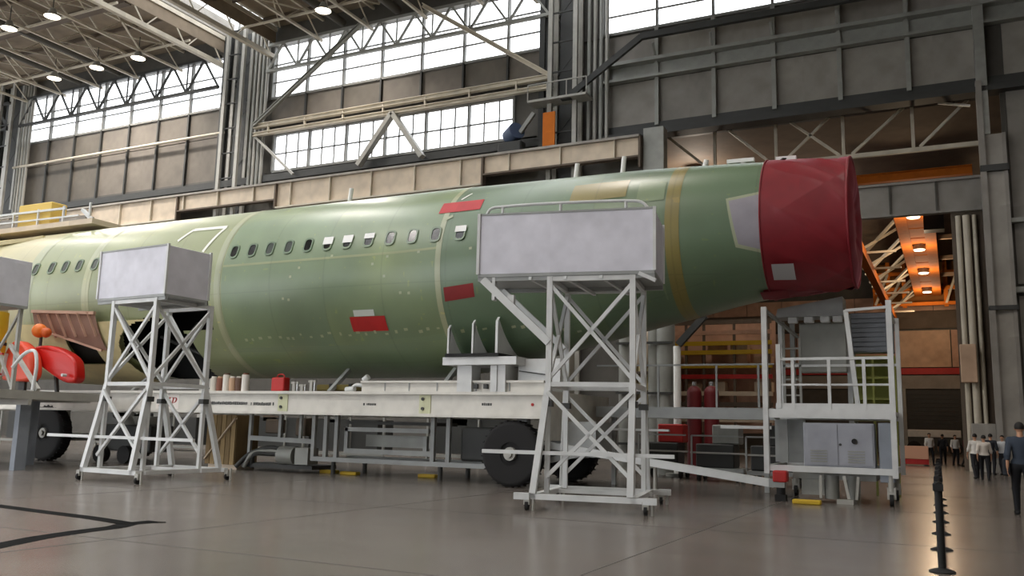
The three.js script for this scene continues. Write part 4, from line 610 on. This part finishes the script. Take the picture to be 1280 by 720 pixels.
{ const t = thing('front_scaffold', 'pale cluttered scaffold on top of the fuselage at the far left', 'scaffold', [-32, 8.3, -23], { world: true });
  part('deck', bx(-40, -28.7, 8.75, 8.95, -24, -21.9), mat.girder, t); for (let x = -39.5; x < -28; x += 1.5) part('post', bar([x, 8.9, -22], [x, 9.6, -22], 0.07), mat.white, t); part('rail', [bar([-39.5, 9.6, -22], [-30.4, 9.5, -22], 0.08), bar([-39.5, 9.25, -22], [-29.6, 9.15, -22], 0.06)], mat.white, t); part('yellow_box', rbx(-33.4, -31.4, 8.95, 9.9, -22.8, -22.1, 0.05), M('#d7b75a', 0.6), t); part('sheet', bar([-29.4, 9.35, -22], [-28.9, 8.95, -22], 0.16, 0.1), mat.white, t); parts('frame', [bx(-31, -29.5, 8.95, 9.2, -22.6, -22.2), bx(-36, -33.5, 8.95, 9.4, -22.6, -22.2)], mat.wallPaint, t); part('stay', [bar([-36, 8.7, -21.9], [-33, 8.0, -20.9], 0.2), bar([-33, 7.9, -20.6], [-30.5, 8.2, -21.3], 0.14)], mat.cream, t); }
// ---------------------------------------------------------------- between hull and opening
{ const t = thing('white_pole', 'bright white vertical pole with a dark inclined arm under the tail', 'pole', [-8.5, 0, -30], { world: true }); part('pole', cyl(-8.5, 0, 4.45, -30, 0.13, 16), M('#f4f4f0', 0.3), t); part('arm', bar([-8.45, 4.5, -30], [-7.5, 5.5, -30], 0.22), mat.darkSteel, t); part('base', cyl(-8.5, 0, 0.1, -30, 0.4, 20), mat.greySteel, t); }
{ const t = thing('duct_bank', 'bank of grey vertical ducts left of the white pole', 'ducts', [-9.4, 0, -31], { world: true }); for (const [x, w] of [[-10.6, 0.3], [-9.55, 0.24], [-9.15, 0.34]]) part('duct', cyl(x, 0, 5.3, -30.8, w, 16), mat.greySteel, t); for (const y of [1, 2.8, 4.6]) part('strap', bx(-10.9, -8.8, y, y + 0.08, -30.5, -30.42), mat.darkSteel, t); part('duct', bx(-13.6, -12.8, 0, 4.4, -31, -30.4), mat.greySteel, t); }
{ const t = thing('tan_vessel', 'tan capsule vessel on a frame glimpsed right of the tower legs', 'vessel', [-9.9, 0, -32], { world: true }); part('vessel', [new THREE.CapsuleGeometry(0.5, 0.6, 8, 20).translate(-10.2, 4.6, -32)], mat.girder, t); for (const y of [2.2, 2.9, 3.6]) part('shelf', bx(-11.2, -9.8, y, y + 0.1, -32.4, -31.7), mat.brown, t); part('tank', [cyl(-10.2, 2.3, 4.2, -32.2, 0.4, 18), cyl(-11, 2.3, 4.0, -32.2, 0.35, 18)], mat.cream, t); part('leg', [bar([-11.2, 0, -32], [-11.2, 4, -32], 0.1), bar([-9.8, 0, -32], [-9.8, 4, -32], 0.1)], mat.brown, t); }
{ // yellow and beige rack far behind
  const t = thing('storage_rack', 'tall beige storage rack with yellow and red beams beyond the walkway', 'rack', [-13, 0, -58], { world: true });
  for (const x of [-17.6, -15.8, -14.6, -12.6, -10.4]) part('upright', bar([x, 0, -58], [x, 8.7, -58], 0.16), mat.brown, t);
  for (const [y, m] of [[8.6, mat.brown], [7.9, mat.pinkBeige], [7.2, mat.yellow], [6.6, mat.yellow], [5.7, mat.yellow], [5.0, mat.red], [3.9, mat.girder], [3.2, mat.brown], [2.2, mat.girder]]) part('beam', bx(-17.8, -10.2, y, y + 0.28, -58.1, -57.9), m, t);
  for (let i = 0; i < 14; i++) { const x = -17.4 + (i % 5) * 1.5, y = [2.5, 4.2, 5.98, 6.9][Math.floor(i / 4)]; part('carton', bx(x, x + 1.1, y, y + 0.5 + 0.1 * (i % 3), -59.2, -58.2), [mat.beige, mat.girder, mat.pinkBeige][i % 3], t); }
  part('back_sheet', bx(-17.8, -10.2, 1.5, 8.9, -59.5, -59.4), mat.pinkBeige, t);
}
const carts = [[-8.6, -29, 'dark machine cart with a red box under the walkway', mat.red], [-6.6, -28.2, 'dark machine cart left of the tail platform', mat.greySteel], [-4.7, -27.2, 'low dark machine cart close behind the tail platform post', mat.darkSteel]];
for (const [x, z, l, m] of carts) { const t = thing('machine_cart', l, 'cart', [x, 0, z], { group: 'dark carts behind the drawbar' }); part('chassis', bx(-0.8, 0.8, 0.3, 0.42, -0.5, 0.5), mat.frameGrey, t); part('body', rbx(-0.7, 0.5, 0.42, 1.15, -0.45, 0.4, 0.05), mat.darkSteel, t); part('box', rbx(-0.2, 0.65, 1.15, 1.75, -0.35, 0.3, 0.05), m, t); part('tray', bx(-0.85, 0.85, 0.85, 0.9, 0.4, 0.5), mat.steel, t); part('rail', [bar([-0.8, 0.4, 0.5], [-0.8, 1.4, 0.5], 0.05), bar([-0.8, 1.4, 0.5], [0.8, 1.4, 0.5], 0.05)], mat.frameGrey, t); for (const a of [-0.6, 0.6]) for (const b of [-0.4, 0.4]) part('caster', tube([a - 0.04, 0.15, b], [a + 0.04, 0.15, b], 0.15, 16), mat.black, t); }
['dark red gas cylinder left of its twin beyond the walkway', 'dark red gas cylinder right of its twin beyond the walkway'].forEach((l, i) => { const x = -8.3 + i * 0.62, t = thing('gas_cylinder', l, 'cylinder', [x, 0, -31.5], { group: 'dark red gas cylinders', world: true }); part('bottle', [cyl(x, 0, 2.9, -31.5, 0.26, 18), new THREE.SphereGeometry(0.26, 18, 10).translate(x, 2.9, -31.5)], M('#6b191d', 0.5), t); part('valve', cyl(x, 3.1, 3.3, -31.5, 0.07, 10), mat.chrome, t); });
{ const r = rng(91); // dark stored equipment beyond the trailer
  const names = ['dark stored frame farthest left beyond the trailer', 'dark stored frame seen behind the pump machine', 'dark stored frame behind the timber crate', 'dark stored frame behind the hose trolley', 'dark stored frame behind the grey rack', 'dark stored frame behind the big right wheel'];
  names.forEach((l, i) => { const x = -46 + i * 5.4, z = -33 - 2 * (i % 2), t = thing('stored_frame', l, 'frame', [x, 0, z], { group: 'dark equipment stored beyond the trailer' }); part('body', bx(-1.8, 1.8, 0.3, 1.5 + 0.5 * r(), -0.6, 0.6), mat.darkSteel, t); part('frame', [bar([-2.2, 0.2, 0.7], [2.2, 0.2, 0.7], 0.12), bar([-2.2, 2.1, 0.7], [2.2, 2.1, 0.7], 0.1), bar([-2.2, 0, 0.7], [-2.2, 2.1, 0.7], 0.1), bar([2.2, 0, 0.7], [2.2, 2.1, 0.7], 0.1), bar([0.4, 0, 0.7], [0.4, 2.1, 0.7], 0.08)], mat.greySteel, t); part('load', [rbx(-1.2, -0.2, 1.5, 1.9 + 0.3 * r(), 0.1, 0.6, 0.05)], i % 2 ? mat.brown : mat.greySteel, t); });
}
// far end of the bay
{ const t = thing('low_barrier', 'low pale orange barrier with a red foot across the aisle', 'barrier', [-2, 0, -53], { world: true }); part('panel', rbx(-3.4, -1.25, 0.35, 1.05, -53.1, -52.9, 0.03), M('#e0a98a', 0.6), t); part('kick_board', bx(-3.4, -1.25, 0.08, 0.35, -53.1, -52.9), mat.red, t); part('foot', [bx(-3.3, -3.1, 0, 0.08, -53.4, -52.6), bx(-1.5, -1.3, 0, 0.08, -53.4, -52.6)], mat.darkSteel, t); }
{ const t = thing('white_cart', 'long white cart body before the dark shutter', 'cart', [-1.5, 0, -88], { world: true }); part('body', rbx(-3.7, 0.6, 1.55, 2.2, -88.6, -87.6, 0.05), mat.white, t); part('chassis', bx(-3.6, 0.5, 1.2, 1.55, -88.5, -87.7), mat.darkSteel, t); for (const x of [-3.2, 0.1]) part('wheel', tube([x, 0.6, -87.8], [x, 0.6, -87.5], 0.6, 20), mat.rubber, t); }
// painted floor marking and barrier posts
{
  const ribbon = (pts, w) => { const g = []; for (let i = 0; i + 1 < pts.length; i++) g.push(bar([pts[i][0], 0.002, pts[i][1]], [pts[i + 1][0], 0.002, pts[i + 1][1]], w, 0.004)); return g.map((q) => q); };
  const tapeM = new THREE.MeshPhysicalMaterial({ color: '#0b0b0b', roughness: 0.9, specularIntensity: 0.15 });
  const t = thing('floor_cable', 'black taped V on the floor at the lower left', 'cable', [-11, 0, -9], { world: true });
  part('far_arm', ribbon([[-17, -10.2], [-14.38, -9.8], [-12.9, -9.62], [-11.87, -9.52], [-11.3, -9.42], [-10.75, -9.3]], 0.26), tapeM, t); part('near_arm', ribbon([[-9.4, -5.4], [-10.06, -6.89], [-10.35, -7.6], [-10.5, -8.3], [-10.55, -8.9], [-10.75, -9.3], [-10.72, -9.75]], 0.3), tapeM, t); part('tail', ribbon([[-10.72, -9.5], [-10.5, -9.75]], 0.12), tapeM, t);
}
{
  const posts = ['nearest black barrier post at the bottom of the row', 'second black barrier post of the row', 'third black barrier post of the row', 'fourth black barrier post of the row', 'fifth black barrier post of the row', 'sixth black barrier post of the row', 'farthest black barrier post of the row'];
  const p0 = thing('barrier_post', posts[0], 'barrier post', [-0.19, 0, -11.45], { group: 'black belt barrier posts' });
  part('base', [new THREE.LatheGeometry([[0, 0], [0.14, 0], [0.14, 0.015], [0.06, 0.045], [0, 0.05]].map((q) => new THREE.Vector2(...q)), 28)], mat.black, p0); part('pole', cyl(0, 0.03, 0.92, 0, 0.042, 16), mat.black, p0); const h = part('head', [cyl(0, 0.9, 1.0, 0, 0.045, 16), bx(-0.055, 0.055, 0.9, 0.98, -0.055, 0.055)], mat.black, p0); part('belt', bx(-0.018, -0.014, 0.91, 0.96, -2.15, -0.05), mat.black, p0);
  for (let i = 1; i < 7; i++) copy(p0, posts[i], [-0.19 - i * 0.03, 0, -11.45 - i * 2.2]);
}
// ---------------------------------------------------------------- lamps under the roof
{
  const seen = [[-50.4, -34.1, 'round roof lamp nearest the top left corner, upper of the pair'], [-54.7, -34.1, 'round roof lamp at the left picture edge'], [-50.6, -41, 'round roof lamp right of the roof lamp pair row'], [-54.9, -41, 'round roof lamp in the middle of the left roof row'], [-59.7, -41.1, 'round roof lamp lowest and farthest left before the windows'], [-33.8, -40.5, 'round roof lamp in the right roof field by the window truss']];
  const glow = new THREE.MeshStandardMaterial({ color: '#ffffff', emissive: '#fff1da', emissiveIntensity: 3 });
  const [sx, sz, sl] = seen[0], l0 = thing('ceiling_lamp', sl, 'lamp', [sx, 26.8, sz], { group: 'round roof lamps' });
  part('housing', [new THREE.LatheGeometry([[0.05, 0.6], [0.16, 0.55], [0.3, 0.2], [0.5, 0.02], [0.5, 0]].map((q) => new THREE.Vector2(...q)), 24)], mat.greySteel, l0); part('diffuser', cyl(0, 0, 0.03, 0, 0.47, 24), glow, l0); part('hanger', cyl(0, 0.5, 1.6, 0, 0.03, 8), mat.darkSteel, l0);
  const all = [...seen.slice(1)]; for (let i = 0; i < 5; i++) for (let j = 0; j < 3; j++) all.push([-67 + i * 17 + (i > 1 ? 4 : 0), -24 + j * 18, 'round roof lamp over the front part of the hall']);
  for (const [x, z, l] of all) copy(l0, l, [x, 26.8, z]);
  for (const [x, z] of [[sx, sz], ...all]) { const s = new THREE.SpotLight('#fff7ee', LAMP_POWER, 80, 1.3, 0.4, 2); s.position.set(x, 26.75, z); s.target.position.set(x, 0, z); s.shadow.radius = 22; scene.add(s, s.target); }
}
// ---------------------------------------------------------------- visitors
function surfaceNets(f, lo, hi, cell) {
  const n = lo.map((l, i) => Math.ceil((hi[i] - l) / cell) + 1), [nx, ny, nz] = n, F = new Float32Array(nx * ny * nz);
  for (let k = 0, q = 0; k < nz; k++) for (let j = 0; j < ny; j++) for (let i = 0; i < nx; i++, q++) F[q] = f(lo[0] + i * cell, lo[1] + j * cell, lo[2] + k * cell);
  const at = (i, j, k) => i + nx * (j + ny * k), vid = new Int32Array(nx * ny * nz).fill(-1), pos = [], idx = [];
  for (let k = 0; k + 1 < nz; k++) for (let j = 0; j + 1 < ny; j++) for (let i = 0; i + 1 < nx; i++) {
    const c = []; for (let m = 0; m < 8; m++) c.push(F[at(i + (m & 1), j + ((m >> 1) & 1), k + (m >> 2))]);
    const neg = c.filter((v) => v < 0).length; if (!neg || neg === 8) continue;
    let x = 0, y = 0, z = 0, w = 0;
    for (let a = 0; a < 8; a++) for (const bit of [1, 2, 4]) { if (a & bit) continue; const b = a | bit; if ((c[a] < 0) === (c[b] < 0)) continue; const t = c[a] / (c[a] - c[b]); x += (a & 1) + (bit === 1 ? t : 0); y += ((a >> 1) & 1) + (bit === 2 ? t : 0); z += (a >> 2) + (bit === 4 ? t : 0); w++; }
    vid[at(i, j, k)] = pos.length / 3; pos.push(lo[0] + (i + x / w) * cell, lo[1] + (j + y / w) * cell, lo[2] + (k + z / w) * cell);
  }
  const quad = (a, b, c, d, flip) => { if (a < 0 || b < 0 || c < 0 || d < 0) return; if (flip) idx.push(a, c, b, a, d, c); else idx.push(a, b, c, a, c, d); };
  for (let k = 1; k + 1 < nz; k++) for (let j = 1; j + 1 < ny; j++) for (let i = 1; i + 1 < nx; i++) {
    const s = F[at(i, j, k)] < 0;
    if (s !== F[at(i + 1, j, k)] < 0) quad(vid[at(i, j - 1, k - 1)], vid[at(i, j, k - 1)], vid[at(i, j, k)], vid[at(i, j - 1, k)], !s);
    if (s !== F[at(i, j + 1, k)] < 0) quad(vid[at(i - 1, j, k - 1)], vid[at(i - 1, j, k)], vid[at(i, j, k)], vid[at(i, j, k - 1)], !s);
    if (s !== F[at(i, j, k + 1)] < 0) quad(vid[at(i - 1, j - 1, k)], vid[at(i, j - 1, k)], vid[at(i, j, k)], vid[at(i - 1, j, k)], !s);
  }
  const g = new THREE.BufferGeometry(); g.setAttribute('position', new THREE.Float32BufferAttribute(pos, 3)); g.setIndex(idx); g.computeVertexNormals(); return g;
}
const smin = (a, b, k) => { const h = Math.max(0, Math.min(1, 0.5 + (0.5 * (b - a)) / k)); return b * (1 - h) + a * h - k * h * (1 - h); };
function cap(a, b, ra, rb, sx = 1) { // tapered capsule, optionally flattened front to back
  const dx = b[0] - a[0], dy = b[1] - a[1], dz = b[2] - a[2], L = dx * dx + dy * dy + dz * dz;
  return (x, y, z) => { const px = x - a[0], py = y - a[1], pz = z - a[2], t = Math.max(0, Math.min(1, (px * dx + py * dy + pz * dz) / L)), qx = px - dx * t, qy = py - dy * t, qz = (pz - dz * t) * sx; return Math.sqrt(qx * qx + qy * qy + qz * qz) - (ra + (rb - ra) * t); };
}
const ell = (c, r) => (x, y, z) => { const a = (x - c[0]) / r[0], b = (y - c[1]) / r[1], d = (z - c[2]) / r[2], k = Math.sqrt(a * a + b * b + d * d); return (k - 1) * Math.min(...r); };
const blend = (fs, k) => (x, y, z) => { let d = 1e3; for (const f of fs) d = smin(d, f(x, y, z), k); return d; };
// figure 1.72 m tall, looking to +z; stride moves the legs, arms swing against them
function figure(stride) {
  const hip = (s) => [s * 0.095, 0.9, 0], knee = (s) => [s * 0.105, 0.49, s * stride * 0.16 + 0.03 + Math.abs(stride) * 0.04], ank = (s) => [s * 0.1, 0.085, s * stride * 0.3 - (s * stride < 0 ? 0.08 : 0)];
  const sho = (s) => [s * 0.175, 1.4, -0.01], elb = (s) => [s * 0.235, 1.12, -s * stride * 0.1 - 0.03], wri = (s) => [s * 0.245, 0.88, -s * stride * 0.2 + 0.06];
  const torso = [cap([-0.08, 1.36, 0], [0.08, 1.36, 0], 0.1, 0.1, 1.05), cap([0, 1.3, 0], [0, 1.05, 0.005], 0.145, 0.125, 1.2), cap([-0.06, 0.95, 0], [0.06, 0.95, 0], 0.115, 0.115, 1.1), cap([0, 1.42, -0.01], [0, 1.52, 0.01], 0.06, 0.052)];
  const arm = (s) => [cap(sho(s), elb(s), 0.052, 0.042), cap(elb(s), wri(s), 0.041, 0.028)], legs = (s) => [cap(hip(s), knee(s), 0.085, 0.055), cap(knee(s), ank(s), 0.056, 0.038)], foot = (s) => { const a = ank(s); return [cap([a[0], 0.045, a[2] - 0.03], [a[0] + s * 0.015, 0.035, a[2] + 0.15], 0.042, 0.034)]; };
  const off = (f, o) => (x, y, z) => f(x, y, z) - o, below = (f, y0) => (x, y, z) => Math.max(f(x, y, z), y - y0), above = (f, y0) => (x, y, z) => Math.max(f(x, y, z), y0 - y);
  const hc = [0, 1.61, 0.02];
  const body = blend([...torso, ...arm(-1), ...arm(1), ...legs(-1), ...legs(1), ...foot(-1), ...foot(1)], 0.03);
  const head = blend([ell([0, 1.635, 0], [0.074, 0.088, 0.092]), ell([0, 1.575, 0.035], [0.055, 0.062, 0.058]), cap([0, 1.615, 0.09], [0, 1.588, 0.108], 0.008, 0.013), cap([-0.03, 1.63, 0.084], [0.03, 1.63, 0.084], 0.009, 0.009), cap([-0.018, 1.553, 0.088], [0.018, 1.553, 0.088], 0.008, 0.008), ell([0.076, 1.61, 0], [0.012, 0.03, 0.018]), ell([-0.076, 1.61, 0], [0.012, 0.03, 0.018]), cap([0, 1.46, -0.01], [0, 1.56, 0], 0.052, 0.05)], 0.014);
  const eyes = (x, y, z) => Math.min(...[-1, 1].map((s) => Math.hypot(x - s * 0.03, y - 1.615, z - 0.094) - 0.011)), headF = (x, y, z) => Math.max(head(x, y, z), -eyes(x, y, z));
  const parts = [surfaceNets(body, [-0.34, 0, -0.5], [0.34, 1.58, 0.5], 0.02), surfaceNets(headF, [-0.1, 1.44, -0.12], [0.1, 1.74, 0.14], 0.006)];
  for (const s of [-1, 1]) { // hand: palm, four bent fingers, thumb from the side of the palm
    const w = wri(s), P = [w[0], w[1] - 0.05, w[2] + 0.012], fs = [ell(P, [0.018, 0.05, 0.038]), cap(w, P, 0.026, 0.022)];
    [[0.03, 0.072], [0.011, 0.08], [-0.009, 0.075], [-0.028, 0.06]].forEach(([dz, L]) => { const a = [P[0], P[1] - 0.035, P[2] + dz], b = [a[0] - s * 0.006, a[1] - L * 0.5, a[2]], c = [a[0] - s * 0.022, a[1] - L * 0.95, a[2]]; fs.push((x, y, z) => Math.min(cap(a, b, 0.0085, 0.008)(x, y, z), cap(b, c, 0.008, 0.0065)(x, y, z))); });
    const th = [P[0], P[1] + 0.015, P[2] + 0.03]; fs.push(cap(th, [th[0] - s * 0.012, th[1] - 0.035, th[2] + 0.028], 0.011, 0.009), cap([th[0] - s * 0.012, th[1] - 0.035, th[2] + 0.028], [th[0] - s * 0.02, th[1] - 0.06, th[2] + 0.03], 0.009, 0.007));
    parts.push(surfaceNets((x, y, z) => { let d = smin(fs[0](x, y, z), fs[1](x, y, z), 0.012); for (let i = 2; i < fs.length; i++) d = smin(d, fs[i](x, y, z), 0.004); return d; }, [w[0] - 0.06, w[1] - 0.2, w[2] - 0.06], [w[0] + 0.06, w[1] + 0.04, w[2] + 0.11], 0.004));
  }
  const skin = mergeGeometries(parts.map((g) => g.toNonIndexed()));
  const shirtF = below(above(off(blend([...torso.slice(0, 3), ...arm(-1), ...arm(1)], 0.03), 0.013), 0.86), 1.47), sleeves = (x, y, z) => Math.max(shirtF(x, y, z), Math.abs(x) > 0.19 ? 1.02 - y : -1);
  const trousF = below(above(off(blend([torso[2], ...legs(-1), ...legs(1)], 0.03), 0.014), 0.07), 0.97), shoeF = off(blend([...foot(-1), ...foot(1)], 0.01), 0.008);
  const hairF = (x, y, z) => Math.max(off(ell([0, 1.642, -0.004], [0.077, 0.09, 0.094]), 0.009)(x, y, z), 1.6 + Math.max(0, z + 0.01) * 0.75 - y);
  return { skin, shirt: surfaceNets(sleeves, [-0.36, 0.84, -0.35], [0.36, 1.5, 0.35], 0.015), trousers: surfaceNets(trousF, [-0.26, 0.04, -0.48], [0.26, 1.0, 0.48], 0.015), shoe: surfaceNets((x, y, z) => Math.max(shoeF(x, y, z), -y + 0.002), [-0.2, -0.01, -0.5], [0.2, 0.14, 0.6], 0.012), hair: surfaceNets(hairF, [-0.11, 1.55, -0.13], [0.11, 1.76, 0.13], 0.008) };
}
const poses = [figure(0.9), figure(-0.8), figure(0.12)];
const skinM = M('#b98a6c', 0.6), hairM = M('#17130f', 0.7), cl = (h) => M(h, 0.85);
const people = [
  [1.2, -20.8, 0, Math.PI, 1.07, '#323b48', '#16171b', 'person in a blue-grey shirt and black trousers at the right edge'],
  [0.72, -38.9, 1, Math.PI + 0.2, 0.98, '#d8d4cd', '#1b1c20', 'person in a pale shirt and black trousers mid-aisle'],
  [0.98, -37.5, 0, Math.PI, 0.95, '#cfc7bd', '#15161a', 'person in a beige shirt walking just ahead of the pale shirt'],
  [1.4, -43.4, 2, Math.PI - 0.3, 1.0, '#20232b', '#14151a', 'person all in black near the tall plate column'],
  [1.85, -43.6, 2, -0.4, 0.97, '#c9ccd0', '#2a2c33', 'person in a light grey shirt right of the black-clad one'],
  [-1.25, -55.6, 0, 0.3, 1.02, '#d9d6d0', '#15161a', 'person in a white shirt leftmost of the distant group'],
  [-0.6, -57.5, 1, Math.PI, 1.0, '#1c1d22', '#121318', 'person in black standing second in the distant group'],
  [0.05, -56.2, 2, 0.5, 0.98, '#dcdad6', '#17181c', 'person in a white top third in the distant group'],
  [0.62, -54.5, 1, 2.4, 0.98, '#5a2228', '#16171b', 'person in a dark red top at the right of the distant group'],
];
for (const [x, z, pose, turn, s, shirt, tr, label] of people) {
  const f = poses[pose], g = thing('person', label, 'person', [x, 0, z], { turn }); g.scale.setScalar(s);
  const add = (n, geo, m) => { const q = new THREE.Mesh(geo, m); q.name = n; g.add(q); };
  add('body', f.skin, skinM); add('shirt', f.shirt, cl(shirt)); add('trousers', f.trousers, cl(tr)); add('shoes', f.shoe, mat.black); add('hair', f.hair, hairM);
}
{ const t = thing('shoulder_bag', 'dark bag hanging at the side of the person at the right edge', 'bag', [0.93, 0.8, -20.8], { world: true }); part('bag', rbx(0.86, 0.99, 0.78, 1.12, -20.95, -20.65, 0.04), M('#1c2027', 0.8), t); part('strap', curveTube([[0.93, 1.1, -20.9], [0.98, 1.35, -20.88], [1.1, 1.46, -20.8], [1.0, 1.3, -20.68], [0.94, 1.1, -20.68]], 0.012), mat.black, t); }

scene.traverse((o) => { if (o.isMesh) { o.castShadow = true; o.receiveShadow = true; } if (o.isLight && 'castShadow' in o) o.castShadow = true; });
renderer.render(scene, camera);
